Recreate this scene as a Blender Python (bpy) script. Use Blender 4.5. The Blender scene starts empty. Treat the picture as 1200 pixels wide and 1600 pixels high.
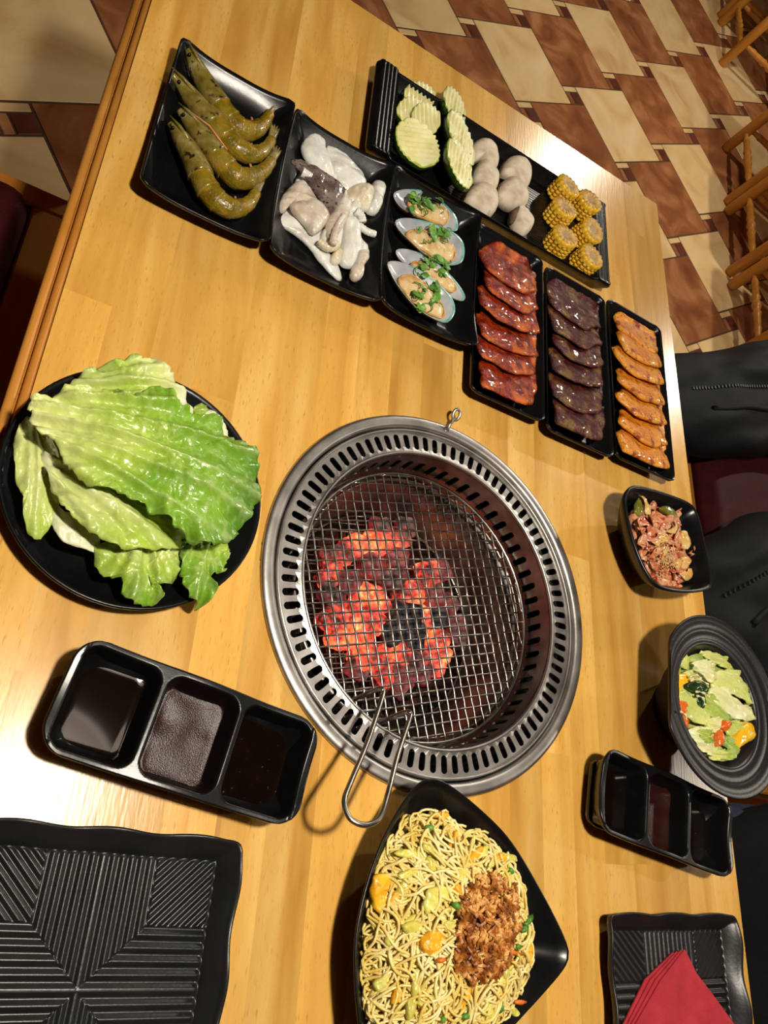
import bpy, bmesh, math, random
from mathutils import Vector, Matrix, noise
from math import sin, cos, pi, sqrt, atan2, radians, hypot
random.seed(7)
R = random.uniform
scene = bpy.context.scene
COL = scene.collection

# ------------------------------------------------------------------ camera
TZ = 0.75                                   # height of the table top
F = 1186.2187                               # focal length in pixels of the 1200x1600 frame
CAM = Vector((0.00458438, -0.99196398, 0.56753211 + TZ))
ROT = Matrix(((0.84755873, -0.2704716, -0.45660631),
              (0.06315581, 0.90567308, -0.41924648),
              (0.5269303, 0.32649867, 0.78469298)))
cd = bpy.data.cameras.new('camera')
cam = bpy.data.objects.new('camera', cd)
COL.objects.link(cam)
cd.sensor_fit = 'VERTICAL'
cd.sensor_height = 36.0
cd.lens = F / 1600 * 36.0
cd.clip_start = 0.01
cam.matrix_world = Matrix.Translation(CAM) @ ROT.to_4x4()
scene.camera = cam

def at(px, py, z=0.0):
    """photo pixel -> point at height z above the table top"""
    d = ROT @ Vector(((px - 600) / F, -(py - 800) / F, -1))
    t = (z + TZ - CAM.z) / d.z
    return CAM + d * t

# ------------------------------------------------------------------ world, exposure
w = bpy.data.worlds.new('world')
scene.world = w
w.use_nodes = True
w.node_tree.nodes['Background'].inputs[0].default_value = (1.0, 0.85, 0.68, 1)
w.node_tree.nodes['Background'].inputs[1].default_value = 0.0
vs = scene.view_settings
vs.view_transform = 'Standard'
vs.look = 'None'
vs.exposure = 0.16
vs.gamma = 1.0
vs.use_curve_mapping = False
LAMPS = [(0.23, -0.905, 0.75 + 1.10, 50.0), (2.47, 1.02, 0.75 + 1.2, 52.0), (2.62, -0.66, 0.75 + 1.3, 17.0),
         (1.95, 2.10, 0.75 + 1.25, 52.0)]      # each one where a glare on the table top, or the cast shadows, put it
LAMP_COL = (1.0, 0.92, 0.78)

# ------------------------------------------------------------------ materials
def S(r, g, b):
    f = lambda c: (c / 255) / 12.92 if c / 255 <= 0.04045 else ((c / 255 + 0.055) / 1.055) ** 2.4
    return (f(r), f(g), f(b), 1)

def mat(name, stops, scale=20, rough=0.5, metal=0.0, bump=0.0, bscale=None, stretch=(1, 1, 1), detail=4, spec=0.5,
        coat=0.0, sss=0.0, rand=0.0, distort=0.0, emis=None, trans=0.0, ior=1.45, bdist=0.002, attr=False, rough2=None):
    """principled material; stops = list of (position, colour) along a noise"""
    m = bpy.data.materials.new(name)
    m.use_nodes = True
    nt = m.node_tree
    N, Lk = nt.nodes, nt.links
    b = N['Principled BSDF']
    b.inputs['Roughness'].default_value = rough
    b.inputs['Metallic'].default_value = metal
    b.inputs['Specular IOR Level'].default_value = spec
    b.inputs['IOR'].default_value = ior
    if coat:
        b.inputs['Coat Weight'].default_value = coat
        b.inputs['Coat Roughness'].default_value = 0.08
    if sss:
        b.inputs['Subsurface Weight'].default_value = sss
        b.inputs['Subsurface Radius'].default_value = (1.0, 0.6, 0.4)
        b.inputs['Subsurface Scale'].default_value = 0.004
    if trans:
        b.inputs['Transmission Weight'].default_value = trans
    tc = N.new('ShaderNodeTexCoord')
    mp = N.new('ShaderNodeMapping')
    mp.inputs['Scale'].default_value = stretch
    Lk.new(tc.outputs['Object'], mp.inputs['Vector'])
    if len(stops) == 1:
        b.inputs['Base Color'].default_value = stops[0][1]
        colout = None
    else:
        nz = N.new('ShaderNodeTexNoise')
        nz.inputs['Scale'].default_value = scale
        nz.inputs['Detail'].default_value = detail
        nz.inputs['Distortion'].default_value = distort
        Lk.new(mp.outputs['Vector'], nz.inputs['Vector'])
        cr = N.new('ShaderNodeValToRGB')
        while len(cr.color_ramp.elements) < len(stops):
            cr.color_ramp.elements.new(0.5)
        for e, (p, c) in zip(cr.color_ramp.elements, stops):
            e.position = p
            e.color = c
        Lk.new(nz.outputs['Fac'], cr.inputs['Fac'])
        colout = cr.outputs['Color']
        if rand:
            oi = N.new('ShaderNodeObjectInfo')
            vm = N.new('ShaderNodeVectorMath')
            vm.operation = 'ADD'
            Lk.new(mp.outputs['Vector'], vm.inputs[0])
            mu = N.new('ShaderNodeMath')
            mu.operation = 'MULTIPLY'
            mu.inputs[1].default_value = 37.0
            Lk.new(oi.outputs['Random'], mu.inputs[0])
            Lk.new(mu.outputs[0], vm.inputs[1])
            Lk.new(vm.outputs[0], nz.inputs['Vector'])
            hs = N.new('ShaderNodeHueSaturation')
            mr = N.new('ShaderNodeMapRange')
            mr.inputs['To Min'].default_value = 1 - rand
            mr.inputs['To Max'].default_value = 1 + rand
            Lk.new(oi.outputs['Random'], mr.inputs['Value'])
            Lk.new(mr.outputs[0], hs.inputs['Value'])
            Lk.new(colout, hs.inputs['Color'])
            colout = hs.outputs['Color']
        if attr:
            ca = N.new('ShaderNodeVertexColor')
            ca.layer_name = 'tint'
            mx = N.new('ShaderNodeMixRGB')
            mx.blend_type = 'MULTIPLY'
            mx.inputs['Fac'].default_value = 1
            Lk.new(ca.outputs['Color'], mx.inputs['Color1'])
            Lk.new(colout, mx.inputs['Color2'])
            colout = mx.outputs['Color']
        Lk.new(colout, b.inputs['Base Color'])
        if rough2 is not None:
            mr2 = N.new('ShaderNodeMapRange')
            mr2.inputs['To Min'].default_value = rough
            mr2.inputs['To Max'].default_value = rough2
            Lk.new(nz.outputs['Fac'], mr2.inputs['Value'])
            Lk.new(mr2.outputs[0], b.inputs['Roughness'])
    if bump:
        nb = N.new('ShaderNodeTexNoise')
        nb.inputs['Scale'].default_value = bscale or scale * 3
        nb.inputs['Detail'].default_value = 3
        Lk.new(mp.outputs['Vector'], nb.inputs['Vector'])
        bp = N.new('ShaderNodeBump')
        bp.inputs['Strength'].default_value = bump
        bp.inputs['Distance'].default_value = bdist
        Lk.new(nb.outputs['Fac'], bp.inputs['Height'])
        Lk.new(bp.outputs['Normal'], b.inputs['Normal'])
    if emis:
        er = N.new('ShaderNodeValToRGB')
        while len(er.color_ramp.elements) < len(emis):
            er.color_ramp.elements.new(0.5)
        for e, (p, c) in zip(er.color_ramp.elements, emis):
            e.position = p
            e.color = c
        ne = N.new('ShaderNodeTexNoise')
        ne.inputs['Scale'].default_value = 24
        ne.inputs['Detail'].default_value = 3
        gm = N.new('ShaderNodeNewGeometry')          # world position: the glow runs on from coal to coal
        Lk.new(gm.outputs['Position'], ne.inputs['Vector'])
        nf = N.new('ShaderNodeTexNoise')
        nf.inputs['Scale'].default_value = 170
        nf.inputs['Detail'].default_value = 3
        Lk.new(gm.outputs['Position'], nf.inputs['Vector'])
        ma = N.new('ShaderNodeMath')
        ma.operation = 'MULTIPLY_ADD'
        ma.inputs[1].default_value = 0.55
        Lk.new(nf.outputs['Fac'], ma.inputs[0])
        Lk.new(ne.outputs['Fac'], ma.inputs[2])
        sb = N.new('ShaderNodeMath')
        sb.operation = 'SUBTRACT'
        sb.inputs[1].default_value = 0.275
        Lk.new(ma.outputs[0], sb.inputs[0])
        Lk.new(sb.outputs[0], er.inputs['Fac'])
        Lk.new(er.outputs['Color'], b.inputs['Emission Color'])
        b.inputs['Emission Strength'].default_value = 1.0
    return m

def speckle(m, col, scale, thresh, soft=0.04, stretch=None):
    """mix small flecks of another colour over a material"""
    nt = m.node_tree
    N, Lk = nt.nodes, nt.links
    b = N['Principled BSDF']
    inp = b.inputs['Base Color']
    src = inp.links[0].from_socket if inp.links else None
    tc = N.new('ShaderNodeTexCoord')
    mp = N.new('ShaderNodeMapping')
    if stretch:
        mp.inputs['Scale'].default_value = stretch
    Lk.new(tc.outputs['Object'], mp.inputs['Vector'])
    nz = N.new('ShaderNodeTexNoise')
    nz.inputs['Scale'].default_value = scale
    nz.inputs['Detail'].default_value = 3
    Lk.new(mp.outputs['Vector'], nz.inputs['Vector'])
    cr = N.new('ShaderNodeValToRGB')
    cr.color_ramp.elements[0].position = thresh
    cr.color_ramp.elements[1].position = thresh + soft
    Lk.new(nz.outputs['Fac'], cr.inputs['Fac'])
    mx = N.new('ShaderNodeMixRGB')
    Lk.new(cr.outputs['Color'], mx.inputs['Fac'])
    if src:
        Lk.new(src, mx.inputs['Color1'])
    else:
        mx.inputs['Color1'].default_value = inp.default_value
    mx.inputs['Color2'].default_value = col
    Lk.new(mx.outputs['Color'], inp)
    return m

WOOD = [(0.28, S(192, 138, 58)), (0.5, S(214, 163, 79)), (0.72, S(227, 184, 106))]
M = {}
M['beech'] = speckle(mat('beech_plank', WOOD, 5, 0.25, bump=0.06, bscale=60, stretch=(7, 0.7, 7), rand=0.15, detail=6, distort=0.6),
                     S(190, 134, 62), 300, 0.60, 0.14, (3.0, 0.35, 3))
M['trim'] = mat('beech_trim', [(0.3, S(182, 116, 42)), (0.7, S(212, 150, 66))], 6, 0.35, stretch=(6, 0.6, 6), bump=0.05)
M['bench_wood'] = mat('bench_wood', [(0.3, S(172, 106, 36)), (0.7, S(204, 136, 56))], 6, 0.4, stretch=(4, 0.6, 4))
M['chair_wood'] = mat('chair_wood', [(0.3, S(176, 112, 38)), (0.7, S(204, 140, 56))], 8, 0.35, stretch=(4, 4, 0.6))
M['maroon'] = mat('maroon_leather', [(0.3, S(54, 10, 14)), (0.7, S(68, 16, 20))], 40, 0.6, bump=0.4, bscale=420, spec=0.22)
M['cream_tile'] = mat('cream_tile', [(0.3, S(208, 168, 112)), (0.5, S(228, 194, 138)), (0.75, S(238, 210, 160))], 5, 0.32, rand=0.05, bump=0.05, bscale=60, distort=1.2)
M['brown_tile'] = mat('brown_tile', [(0.3, S(124, 72, 42)), (0.5, S(152, 94, 58)), (0.72, S(186, 128, 84))], 6, 0.32, rand=0.06, bump=0.05, bscale=60, distort=1.5)
M['dark_tile'] = mat('dark_tile', [(0.3, S(84, 38, 30)), (0.7, S(108, 58, 44))], 14, 0.35, rand=0.08)
M['grout'] = mat('grout', [(0.3, S(70, 44, 28)), (0.7, S(90, 60, 38))], 60, 0.8)
M['wall'] = mat('wall_plaster', [(0.3, S(150, 112, 78)), (0.7, S(166, 128, 92))], 6, 0.8)
M['ceiling'] = mat('ceiling_paint', [(0.3, S(112, 92, 70)), (0.7, S(122, 102, 80))], 5, 0.85)
M['black'] = mat('black_melamine', [(0.3, S(11, 11, 12)), (0.7, S(17, 17, 18))], 30, 0.24, rough2=0.32, spec=0.42, bump=0.03, bscale=240)
M['matt'] = mat('matt_black_melamine', [(0.3, S(22, 22, 23)), (0.7, S(32, 32, 33))], 40, 0.34, bump=0.06, bscale=300)
M['steel'] = mat('stainless_steel', [(0.3, S(172, 168, 164)), (0.7, S(204, 200, 196))], 40, 0.34, metal=1.0, rough2=0.46, bump=0.04, bscale=300)
M['steel_wire'] = mat('steel_wire', [(0.3, S(128, 124, 116)), (0.7, S(186, 182, 174))], 60, 0.3, metal=1.0)
M['steel_dark'] = mat('heat_stained_steel', [(0.3, S(104, 100, 95)), (0.7, S(146, 142, 136))], 40, 0.32, metal=1.0)
M['ashsteel'] = mat('ashy_firebowl', [(0.3, S(74, 72, 70)), (0.7, S(128, 126, 122))], 30, 0.36, metal=0.85)
M['ash'] = mat('grey_ash', [(0.3, S(26, 24, 23)), (0.7, S(58, 54, 52))], 60, 0.9, bump=0.5, bscale=160)

# ------------------------------------------------------------------ mesh helpers
def link(o, parent=None):
    COL.objects.link(o)
    if parent is not None:
        o.parent = parent
    return o

def mesh(name, V, Fc, m, parent=None, smooth=True, normals=True, tint=None):
    me = bpy.data.meshes.new(name)
    me.from_pydata([tuple(v) for v in V], [], Fc)
    if normals:
        bm = bmesh.new()
        bm.from_mesh(me)
        bmesh.ops.recalc_face_normals(bm, faces=bm.faces)
        bm.to_mesh(me)
        bm.free()
    if smooth:
        me.shade_smooth()
    if tint is not None:
        ca = me.color_attributes.new('tint', 'FLOAT_COLOR', 'POINT')
        for i, c in enumerate(tint):
            ca.data[i].color = c
    if isinstance(m, (list, tuple)):
        for q in m:
            me.materials.append(q)
    else:
        me.materials.append(m)
    o = bpy.data.objects.new(name, me)
    return link(o, parent)

def centre(o):
    """move the origin of a mesh object to its base so copies and object coordinates make sense"""
    vs_ = [v.co for v in o.data.vertices]
    c = Vector((sum(v.x for v in vs_) / len(vs_), sum(v.y for v in vs_) / len(vs_), min(v.z for v in vs_)))
    o.data.transform(Matrix.Translation(-c))
    o.location = o.location + c
    return o

def tag(o, label=None, cat=None, group=None, kind=None):
    if label:
        o['label'] = label
    if cat:
        o['category'] = cat
    if group:
        o['group'] = group
    if kind:
        o['kind'] = kind
    return o

def thing(name, label, cat, loc=(0, 0, 0), rz=0.0, group=None):
    o = bpy.data.objects.new(name, None)
    o.empty_display_size = 0.02
    COL.objects.link(o)
    o.location = loc
    o.rotation_euler = (0, 0, rz)
    return tag(o, label, cat, group)

def copy_tree(o, parent=None):
    c = o.copy()
    COL.objects.link(c)
    c.parent = parent
    for ch in list(o.children):
        copy_tree(ch, c)
    return c

class MB:
    def __init__(s):
        s.V, s.F = [], []
    def add(s, V, Fc):
        n = len(s.V)
        s.V += [Vector(v) for v in V]
        s.F += [[i + n for i in f] for f in Fc]
        return s
    def box(s, x0, x1, y0, y1, z0, z1):
        V = [(x0, y0, z0), (x1, y0, z0), (x1, y1, z0), (x0, y1, z0), (x0, y0, z1), (x1, y0, z1), (x1, y1, z1), (x0, y1, z1)]
        return s.add(V, [[0, 3, 2, 1], [4, 5, 6, 7], [0, 1, 5, 4], [1, 2, 6, 5], [2, 3, 7, 6], [3, 0, 4, 7]])
    def bevel_box(s, x0, x1, y0, y1, z0, z1, b):
        c = [(x0 + b, y0), (x1 - b, y0), (x1, y0 + b), (x1, y1 - b), (x1 - b, y1), (x0 + b, y1), (x0, y1 - b), (x0, y0 + b)]
        ci = [(x0 + b, y0 + b), (x1 - b, y0 + b), (x1 - b, y0 + b), (x1 - b, y1 - b), (x1 - b, y1 - b), (x0 + b, y1 - b), (x0 + b, y1 - b), (x0 + b, y0 + b)]
        V = [(p[0], p[1], z0) for p in c] + [(p[0], p[1], z1 - b) for p in c] + [(p[0], p[1], z1) for p in ci]
        Fc = [list(range(7, -1, -1)), [16, 17, 19, 21]]
        for i in range(8):
            j = (i + 1) % 8
            Fc.append([i, j, 8 + j, 8 + i])
            Fc.append([8 + i, 8 + j, 16 + j, 16 + i])
        return s.add(V, Fc)
    def tube(s, path, r, n=8, closed=False, caps=True):
        P = [Vector(p) for p in path]
        L = len(P)
        rr = r if isinstance(r, (list, tuple)) else [r] * L
        V, Fc = [], []
        T = []
        for i in range(L):
            a = P[(i - 1) % L] if (closed or i > 0) else P[i]
            b = P[(i + 1) % L] if (closed or i < L - 1) else P[i]
            t = b - a
            T.append(t.normalized() if t.length > 1e-9 else Vector((0, 0, 1)))
        u = T[0].orthogonal().normalized()
        for i in range(L):
            u = (u - T[i] * u.dot(T[i]))
            u = u.normalized() if u.length > 1e-6 else T[i].orthogonal().normalized()
            v = T[i].cross(u)
            for k in range(n):
                a = 2 * pi * k / n
                V.append(P[i] + (u * cos(a) + v * sin(a)) * rr[i])
        for i in range(L if closed else L - 1):
            j = (i + 1) % L
            for k in range(n):
                l = (k + 1) % n
                Fc.append([i * n + k, i * n + l, j * n + l, j * n + k])
        if caps and not closed:
            Fc.append(list(range(n - 1, -1, -1)))
            Fc.append([(L - 1) * n + k for k in range(n)])
        return s.add(V, Fc)
    def lathe(s, prof, n=64, c=(0, 0, 0), a0=0, closed=False):
        """prof = (radius, z) list"""
        V, Fc = [], []
        for (r, z) in prof:
            for k in range(n):
                a = a0 + 2 * pi * k / n
                V.append((c[0] + r * cos(a), c[1] + r * sin(a), c[2] + z))
        m = len(prof)
        for i in range(m if closed else m - 1):
            j = (i + 1) % m
            for k in range(n):
                l = (k + 1) % n
                Fc.append([i * n + k, i * n + l, j * n + l, j * n + k])
        return s.add(V, Fc)
    def cap(s, start, n, flip=False):
        f = list(range(start, start + n))
        s.F.append(f[::-1] if flip else f)
        return s
    def obj(s, name, m, parent=None, smooth=True, **k):
        return mesh(name, s.V, s.F, m, parent, smooth, **k)

def spline(pts, n, closed=True):
    """Catmull-Rom resampling of 2-D/3-D points"""
    P = [Vector(p) if len(p) == 3 else Vector((p[0], p[1], 0)) for p in pts]
    L = len(P)
    out = []
    segs = L if closed else L - 1
    for i in range(n):
        t = i / n * segs if closed else i / (n - 1) * segs
        k = min(int(t), segs - 1)
        f = t - k
        g = (lambda j: P[j % L]) if closed else (lambda j: P[max(0, min(L - 1, j))])
        p0, p1, p2, p3 = g(k - 1), g(k), g(k + 1), g(k + 2)
        out.append(0.5 * ((2 * p1) + (p2 - p0) * f + (2 * p0 - 5 * p1 + 4 * p2 - p3) * f * f + (3 * p1 - p0 - 3 * p2 + p3) * f ** 3))
    return out

def even(P, n, closed=True):
    """resample a polyline at even arc length"""
    L = [0.0]
    Q = P + [P[0]] if closed else P
    for a, b in zip(Q, Q[1:]):
        L.append(L[-1] + (b - a).length)
    out, k = [], 0
    for i in range(n):
        t = L[-1] * (i / n if closed else i / (n - 1))
        while k < len(L) - 2 and L[k + 1] < t:
            k += 1
        d = L[k + 1] - L[k]
        out.append(Q[k].lerp(Q[k + 1], (t - L[k]) / d if d > 0 else 0))
    return out

def nz(x, y, z=0.0):
    return noise.noise(Vector((x, y, z)))

def pillow(name, outline, m, zb, thick, parent=None, n=44, rings=9, amp=0.0, freq=60, power=3.0, edge=0.35, seed=0.0,
           aniso=None, tint=None, under=0.9):
    """soft slab with the given plan outline (world xy): rounded top, flat underside. zb(x,y) = height of its underside"""
    P = even(spline([(p[0], p[1]) for p in outline], 4 * len(outline)), n)
    c = sum(P, Vector()) / n
    zf = zb if callable(zb) else (lambda x, y: zb)
    V, Fc, K = [], [], []
    def top(p, k):
        if aniso:
            a, st = aniso
            q = Vector((p.x * cos(a) + p.y * sin(a), -p.x * sin(a) + p.y * cos(a), 0))
            nn = nz(q.x * freq / st, q.y * freq, seed) + 0.5 * nz(q.x * freq * 2.1 / st, q.y * freq * 2.1, seed + 5)
        else:
            nn = nz(p.x * freq, p.y * freq, seed) + 0.5 * nz(p.x * freq * 2.3, p.y * freq * 2.3, seed + 5)
        return zf(p.x, p.y) + thick * (edge + (1 - edge) * sqrt(max(0, 1 - k ** power))) + amp * nn
    V.append(Vector((c.x, c.y, top(c, 0))))
    K.append(0)
    for j in range(1, rings + 1):
        k = (j / rings) ** 0.75
        for p in P:
            q = c.lerp(p, k)
            V.append(Vector((q.x, q.y, top(q, k))))
            K.append(k)
    for i in range(n):
        Fc.append([0, 1 + i, 1 + (i + 1) % n])
    for j in range(rings - 1):
        a, b = 1 + j * n, 1 + (j + 1) * n
        for i in range(n):
            l = (i + 1) % n
            Fc.append([a + i, b + i, b + l, a + l])
    lo = len(V)
    for p in P:
        q = c.lerp(p, under)
        V.append(Vector((q.x, q.y, zf(q.x, q.y))))
        K.append(1)
    b = 1 + (rings - 1) * n
    for i in range(n):
        l = (i + 1) % n
        Fc.append([b + i, lo + i, lo + l, b + l])
    Fc.append(list(range(lo + n - 1, lo - 1, -1)))
    tn = [tint(v, k) for v, k in zip(V, K)] if tint else None
    return mesh(name, V, Fc, m, parent, tint=tn)

def px_outline(Z, pts, z):
    x0, y0, s = Z
    return [at(x0 + a / s, y0 + b / s, z) for a, b in pts]

def hdish(name, w, h, r, zf, m, nx, ny, lip=0.003, foot=0.012, footz=0.0, parent=None):
    """rectangular dish: height field zf(x,y,d) over a rounded rectangle, a lip, sloping outside and a flat foot"""
    V, Fc = [], []
    def sd(x, y):
        qx, qy = abs(x) - (w / 2 - r), abs(y) - (h / 2 - r)
        return -(hypot(max(qx, 0), max(qy, 0)) + min(max(qx, qy), 0) - r)
    for j in range(ny + 1):
        t = -1 + 2 * j / ny
        y = t * h / 2
        e = abs(y) - (h / 2 - r)
        hw = w / 2 - (r - sqrt(max(0, r * r - e * e)) if e > 0 else 0)
        for i in range(nx + 1):
            x = (-1 + 2 * i / nx) * hw
            V.append(Vector((x, y, zf(x, y, max(0, sd(x, y))))))
    W = nx + 1
    for j in range(ny):
        for i in range(nx):
            Fc.append([j * W + i, j * W + i + 1, (j + 1) * W + i + 1, (j + 1) * W + i])
    ring = [i for i in range(W)] + [j * W + nx for j in range(1, ny + 1)] + [ny * W + i for i in range(nx - 1, -1, -1)] + [j * W for j in range(ny - 1, 0, -1)]
    prev = ring
    specs = [(0.0008, -0.0008, None), (0.0006, -lip, None), (None, None, 1)]
    for (grow, dz, ft) in specs:
        cur = []
        for i in ring:
            p = V[i]
            l = hypot(p.x, p.y)
            if ft is None:
                q = Vector((p.x * (1 + grow / l), p.y * (1 + grow / l), p.z + dz))
            else:
                q = Vector((p.x * (1 - 2 * foot / w), p.y * (1 - 2 * foot / h), footz))
            cur.append(len(V))
            V.append(q)
        n = len(ring)
        for k in range(n):
            l = (k + 1) % n
            Fc.append([prev[k], cur[k], cur[l], prev[l]])
        prev = cur
    Fc.append(prev[::-1])
    return mesh(name, V, Fc, m, parent)

def rdish(name, outline, prof, m, n=72, parent=None, zmod=None):
    """dish from a closed plan outline: prof = (scale about the centre, z) from inside centre, over the rim, to the foot"""
    P = even(spline([(p[0], p[1]) for p in outline], 6 * len(outline)), n)
    c = sum(P, Vector()) / n
    V, Fc = [Vector((c.x, c.y, prof[0][1]))], []
    for (k, z) in prof:
        for p in P:
            q = c.lerp(p, k)
            V.append(Vector((q.x, q.y, z + (zmod(p.x - c.x, p.y - c.y, k) if zmod else 0))))
    for i in range(n):
        Fc.append([0, 1 + i, 1 + (i + 1) % n])
    for j in range(len(prof) - 1):
        a, b = 1 + j * n, 1 + (j + 1) * n
        for i in range(n):
            l = (i + 1) % n
            Fc.append([a + i, b + i, b + l, a + l])
    b = 1 + (len(prof) - 1) * n
    Fc.append([b + i for i in range(n)])
    o = mesh(name, [v - c for v in V], Fc, m, parent)
    o.location = c
    return o, c

def sstep(a, b, x):
    t = max(0, min(1, (x - a) / (b - a)))
    return t * t * (3 - 2 * t)

# ================================================================== the room
X0, X1, Y0, Y1, H = -2.6, 5.2, -3.4, 5.6, 2.7
def struct(o):
    o['kind'] = 'structure'
    return o
struct(MB().box(X0 - .1, X0, Y0 - .1, Y1 + .1, 0, H).obj('wall_left', M['wall'], smooth=False))
struct(MB().box(X1, X1 + .1, Y0 - .1, Y1 + .1, 0, H).obj('wall_right', M['wall'], smooth=False))
struct(MB().box(X0, X1, Y0 - .1, Y0, 0, H).obj('wall_front', M['wall'], smooth=False))
struct(MB().box(X0, X1, Y1, Y1 + .1, 0, H).obj('wall_back', M['wall'], smooth=False))
struct(MB().box(X0 - .1, X1 + .1, Y0 - .1, Y1 + .1, H, H + .1).obj('ceiling', M['ceiling'], smooth=False))
floor = struct(MB().box(X0 - .1, X1 + .1, Y0 - .1, Y1 + .1, -0.1, -0.0015).obj('floor', M['grout'], smooth=False))

# hopscotch tiling: big square tiles and small inlays, measured on the floor
E1 = Vector((0.8215, 0.5702, 0))
E2 = Vector((0.5702, -0.8215, 0))
ORG = Vector((1.459, 1.655, 0))
T1 = (0.3265, -0.0805)
T2 = (0.0805, 0.3265)
G = 0.0016
tile_meshes = {}
def tile_mesh(wd, ht, m):
    key = (round(wd, 4), round(ht, 4), m)
    if key not in tile_meshes:
        o = MB().bevel_box(G, wd - G, G, ht - G, -0.012, 0.0, 0.0016).obj('tile_shape', M[m], smooth=False)
        tile_meshes[key] = o.data
        bpy.data.objects.remove(o)
    return tile_meshes[key]
fmat = Matrix(((E1.x, E2.x, 0), (E1.y, E2.y, 0), (0, 0, -1))).to_4x4()   # tile axes; z handled by flipping
ang_tile = atan2(E1.y, E1.x)
def visible(p):
    q = ROT.transposed() @ (p - CAM)
    if q.z > -0.1:
        return False
    x, y = 600 + F * q.x / -q.z, 800 - F * q.y / -q.z
    return -140 < x < 1340 and -140 < y < 1740
far = {'cream_tile': MB(), 'brown_tile': MB(), 'dark_tile': MB()}
def place(name, a, b, wd, ht, m):
    """a,b = corner in tile axes; E2 runs opposite to the rotated y axis"""
    p = ORG + E1 * a + E2 * (b + ht)
    c = p + E1 * wd / 2 - E2 * ht / 2
    if not (X0 < c.x < X1 and Y0 < c.y < Y1):
        return
    under_table = 0.06 < c.x < 0.74 and -1.4 < c.y < -0.3
    if visible(c) and not under_table:
        o = bpy.data.objects.new(name, tile_mesh(wd, ht, m))
        link(o, floor)
        o.location = p
        o.rotation_euler = (0, 0, ang_tile)
    else:
        q = [p + E1 * u - E2 * v for u, v in ((G, G), (wd - G, G), (wd - G, ht - G), (G, ht - G))]
        far[m].add(q, [[0, 1, 2, 3]])
BIG, SM = 0.3245, 0.0785
for i in range(-22, 26):
    for j in range(-22, 26):
        a = i * T1[0] + j * T2[0]
        b = i * T1[1] + j * T2[1]
        place('tile', a, b, BIG, BIG, 'cream_tile' if (i + j) % 2 == 0 else 'brown_tile')
        place('inlay_strip', a - SM - 0.002, b + 0.001, SM, 0.024, 'cream_tile')
        place('inlay_strip', a - SM - 0.002, b + 0.026, 0.026, SM - 0.026, 'brown_tile')
        place('inlay_square', a - SM + 0.025, b + 0.026, SM - 0.027, SM - 0.026, 'dark_tile')
for k, mb in far.items():
    tag(mb.obj('tile_field', M[k], floor, smooth=False, normals=False), kind='stuff')

# ================================================================== the table
GX, GY, GR = 0.4029, -0.7532, 0.185
TW, TL, TT = 0.8027, 1.50, 0.028
table = thing('dining_table', 'long beech plank table with a round charcoal grill set into its middle', 'table', (0, 0, 0))
EDGE = 0.0165
nstrip = 20
sw = (TW - EDGE) / nstrip
rnd = random.Random(3)
def clip_plank(x0, x1, y0, y1):
    """boxes of a plank with the round grill opening cut away, as (above, below) lists"""
    r = GR - 0.0022
    if x1 < GX - r or x0 > GX + r or y1 < GY - r or y0 > GY + r:
        return [[(x0, x1, y0, y1, y0, y1)]]
    up, dn = [], []
    nc = 10
    for k in range(nc):
        a, b = x0 + (x1 - x0) * k / nc, x0 + (x1 - x0) * (k + 1) / nc
        ca, cb = [sqrt(max(0, r * r - (q - GX) ** 2)) for q in (a, b)]
        if max(ca, cb) == 0:
            up.append((a, b, y0, y1, y0, y1))
            continue
        la, lb = max(y0, GY + ca), max(y0, GY + cb)
        if y1 - min(la, lb) > 1e-4 and y1 > GY:
            up.append((a, b, min(la, y1), y1, min(lb, y1), y1))
        ua, ub = min(y1, GY - ca), min(y1, GY - cb)
        if max(ua, ub) - y0 > 1e-4 and y0 < GY:
            dn.append((a, b, y0, max(ua, y0), y0, max(ub, y0)))
    return [l for l in (up, dn) if l]
for s_ in range(nstrip):
    xa, xb = EDGE + s_ * sw, EDGE + (s_ + 1) * sw
    y = 0.0
    first = rnd.uniform(0.08, 0.42)
    while y > -TL + 0.01:
        L_ = first if y == 0 else rnd.uniform(0.3, 0.52)
        ye = max(-TL, y - L_)
        if ye - -TL < 0.1:
            ye = -TL
        for cols in clip_plank(xa, xb, ye, y):
            mb = MB()
            for (a, b, l0, h0, l1, h1) in cols:
                z0, z1 = TZ - TT, TZ
                mb.add([(a, l0, z0), (b, l1, z0), (b, h1, z0), (a, h0, z0), (a, l0, z1), (b, l1, z1), (b, h1, z1), (a, h0, z1)],
                       [[0, 3, 2, 1], [4, 5, 6, 7], [0, 1, 5, 4], [1, 2, 6, 5], [2, 3, 7, 6], [3, 0, 4, 7]])
            o = mb.obj('plank', M['beech'], table, smooth=False)
            centre(o)
        y = ye
# moulded edge along the bench side: a nosing, a groove, a bead
def bead(x0, x1, ztop, dep, name):
    pr = []
    for k in range(9):
        a = pi * k / 8
        pr.append((0.5 * (x0 + x1) - 0.5 * (x1 - x0) * cos(a), ztop - 0.003 + 0.003 * sin(a)))
    pr = [(x0, ztop - dep)] + pr + [(x1, ztop - dep)]
    V, Fc = [], []
    for y in (0.0, -TL):
        V += [(p[0], y, TZ + p[1]) for p in pr]
    n = len(pr)
    for k in range(n - 1):
        Fc.append([k, k + 1, n + k + 1, n + k])
    Fc += [list(range(n)), list(range(2 * n - 1, n - 1, -1)), [0, n, 2 * n - 1, n - 1]]
    return mesh(name, V, Fc, M['trim'], table, smooth=True)
bead(0.0, 0.0078, -0.001, TT, 'edge_moulding')
bead(0.0092, 0.0162, 0.0, TT, 'edge_moulding')
MB().box(0.0008, 0.0164, -TL + 0.001, -0.001, TZ - TT - 0.004, TZ - 0.0065).obj('edge_core', M['bench_wood'], table, smooth=False)
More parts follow.
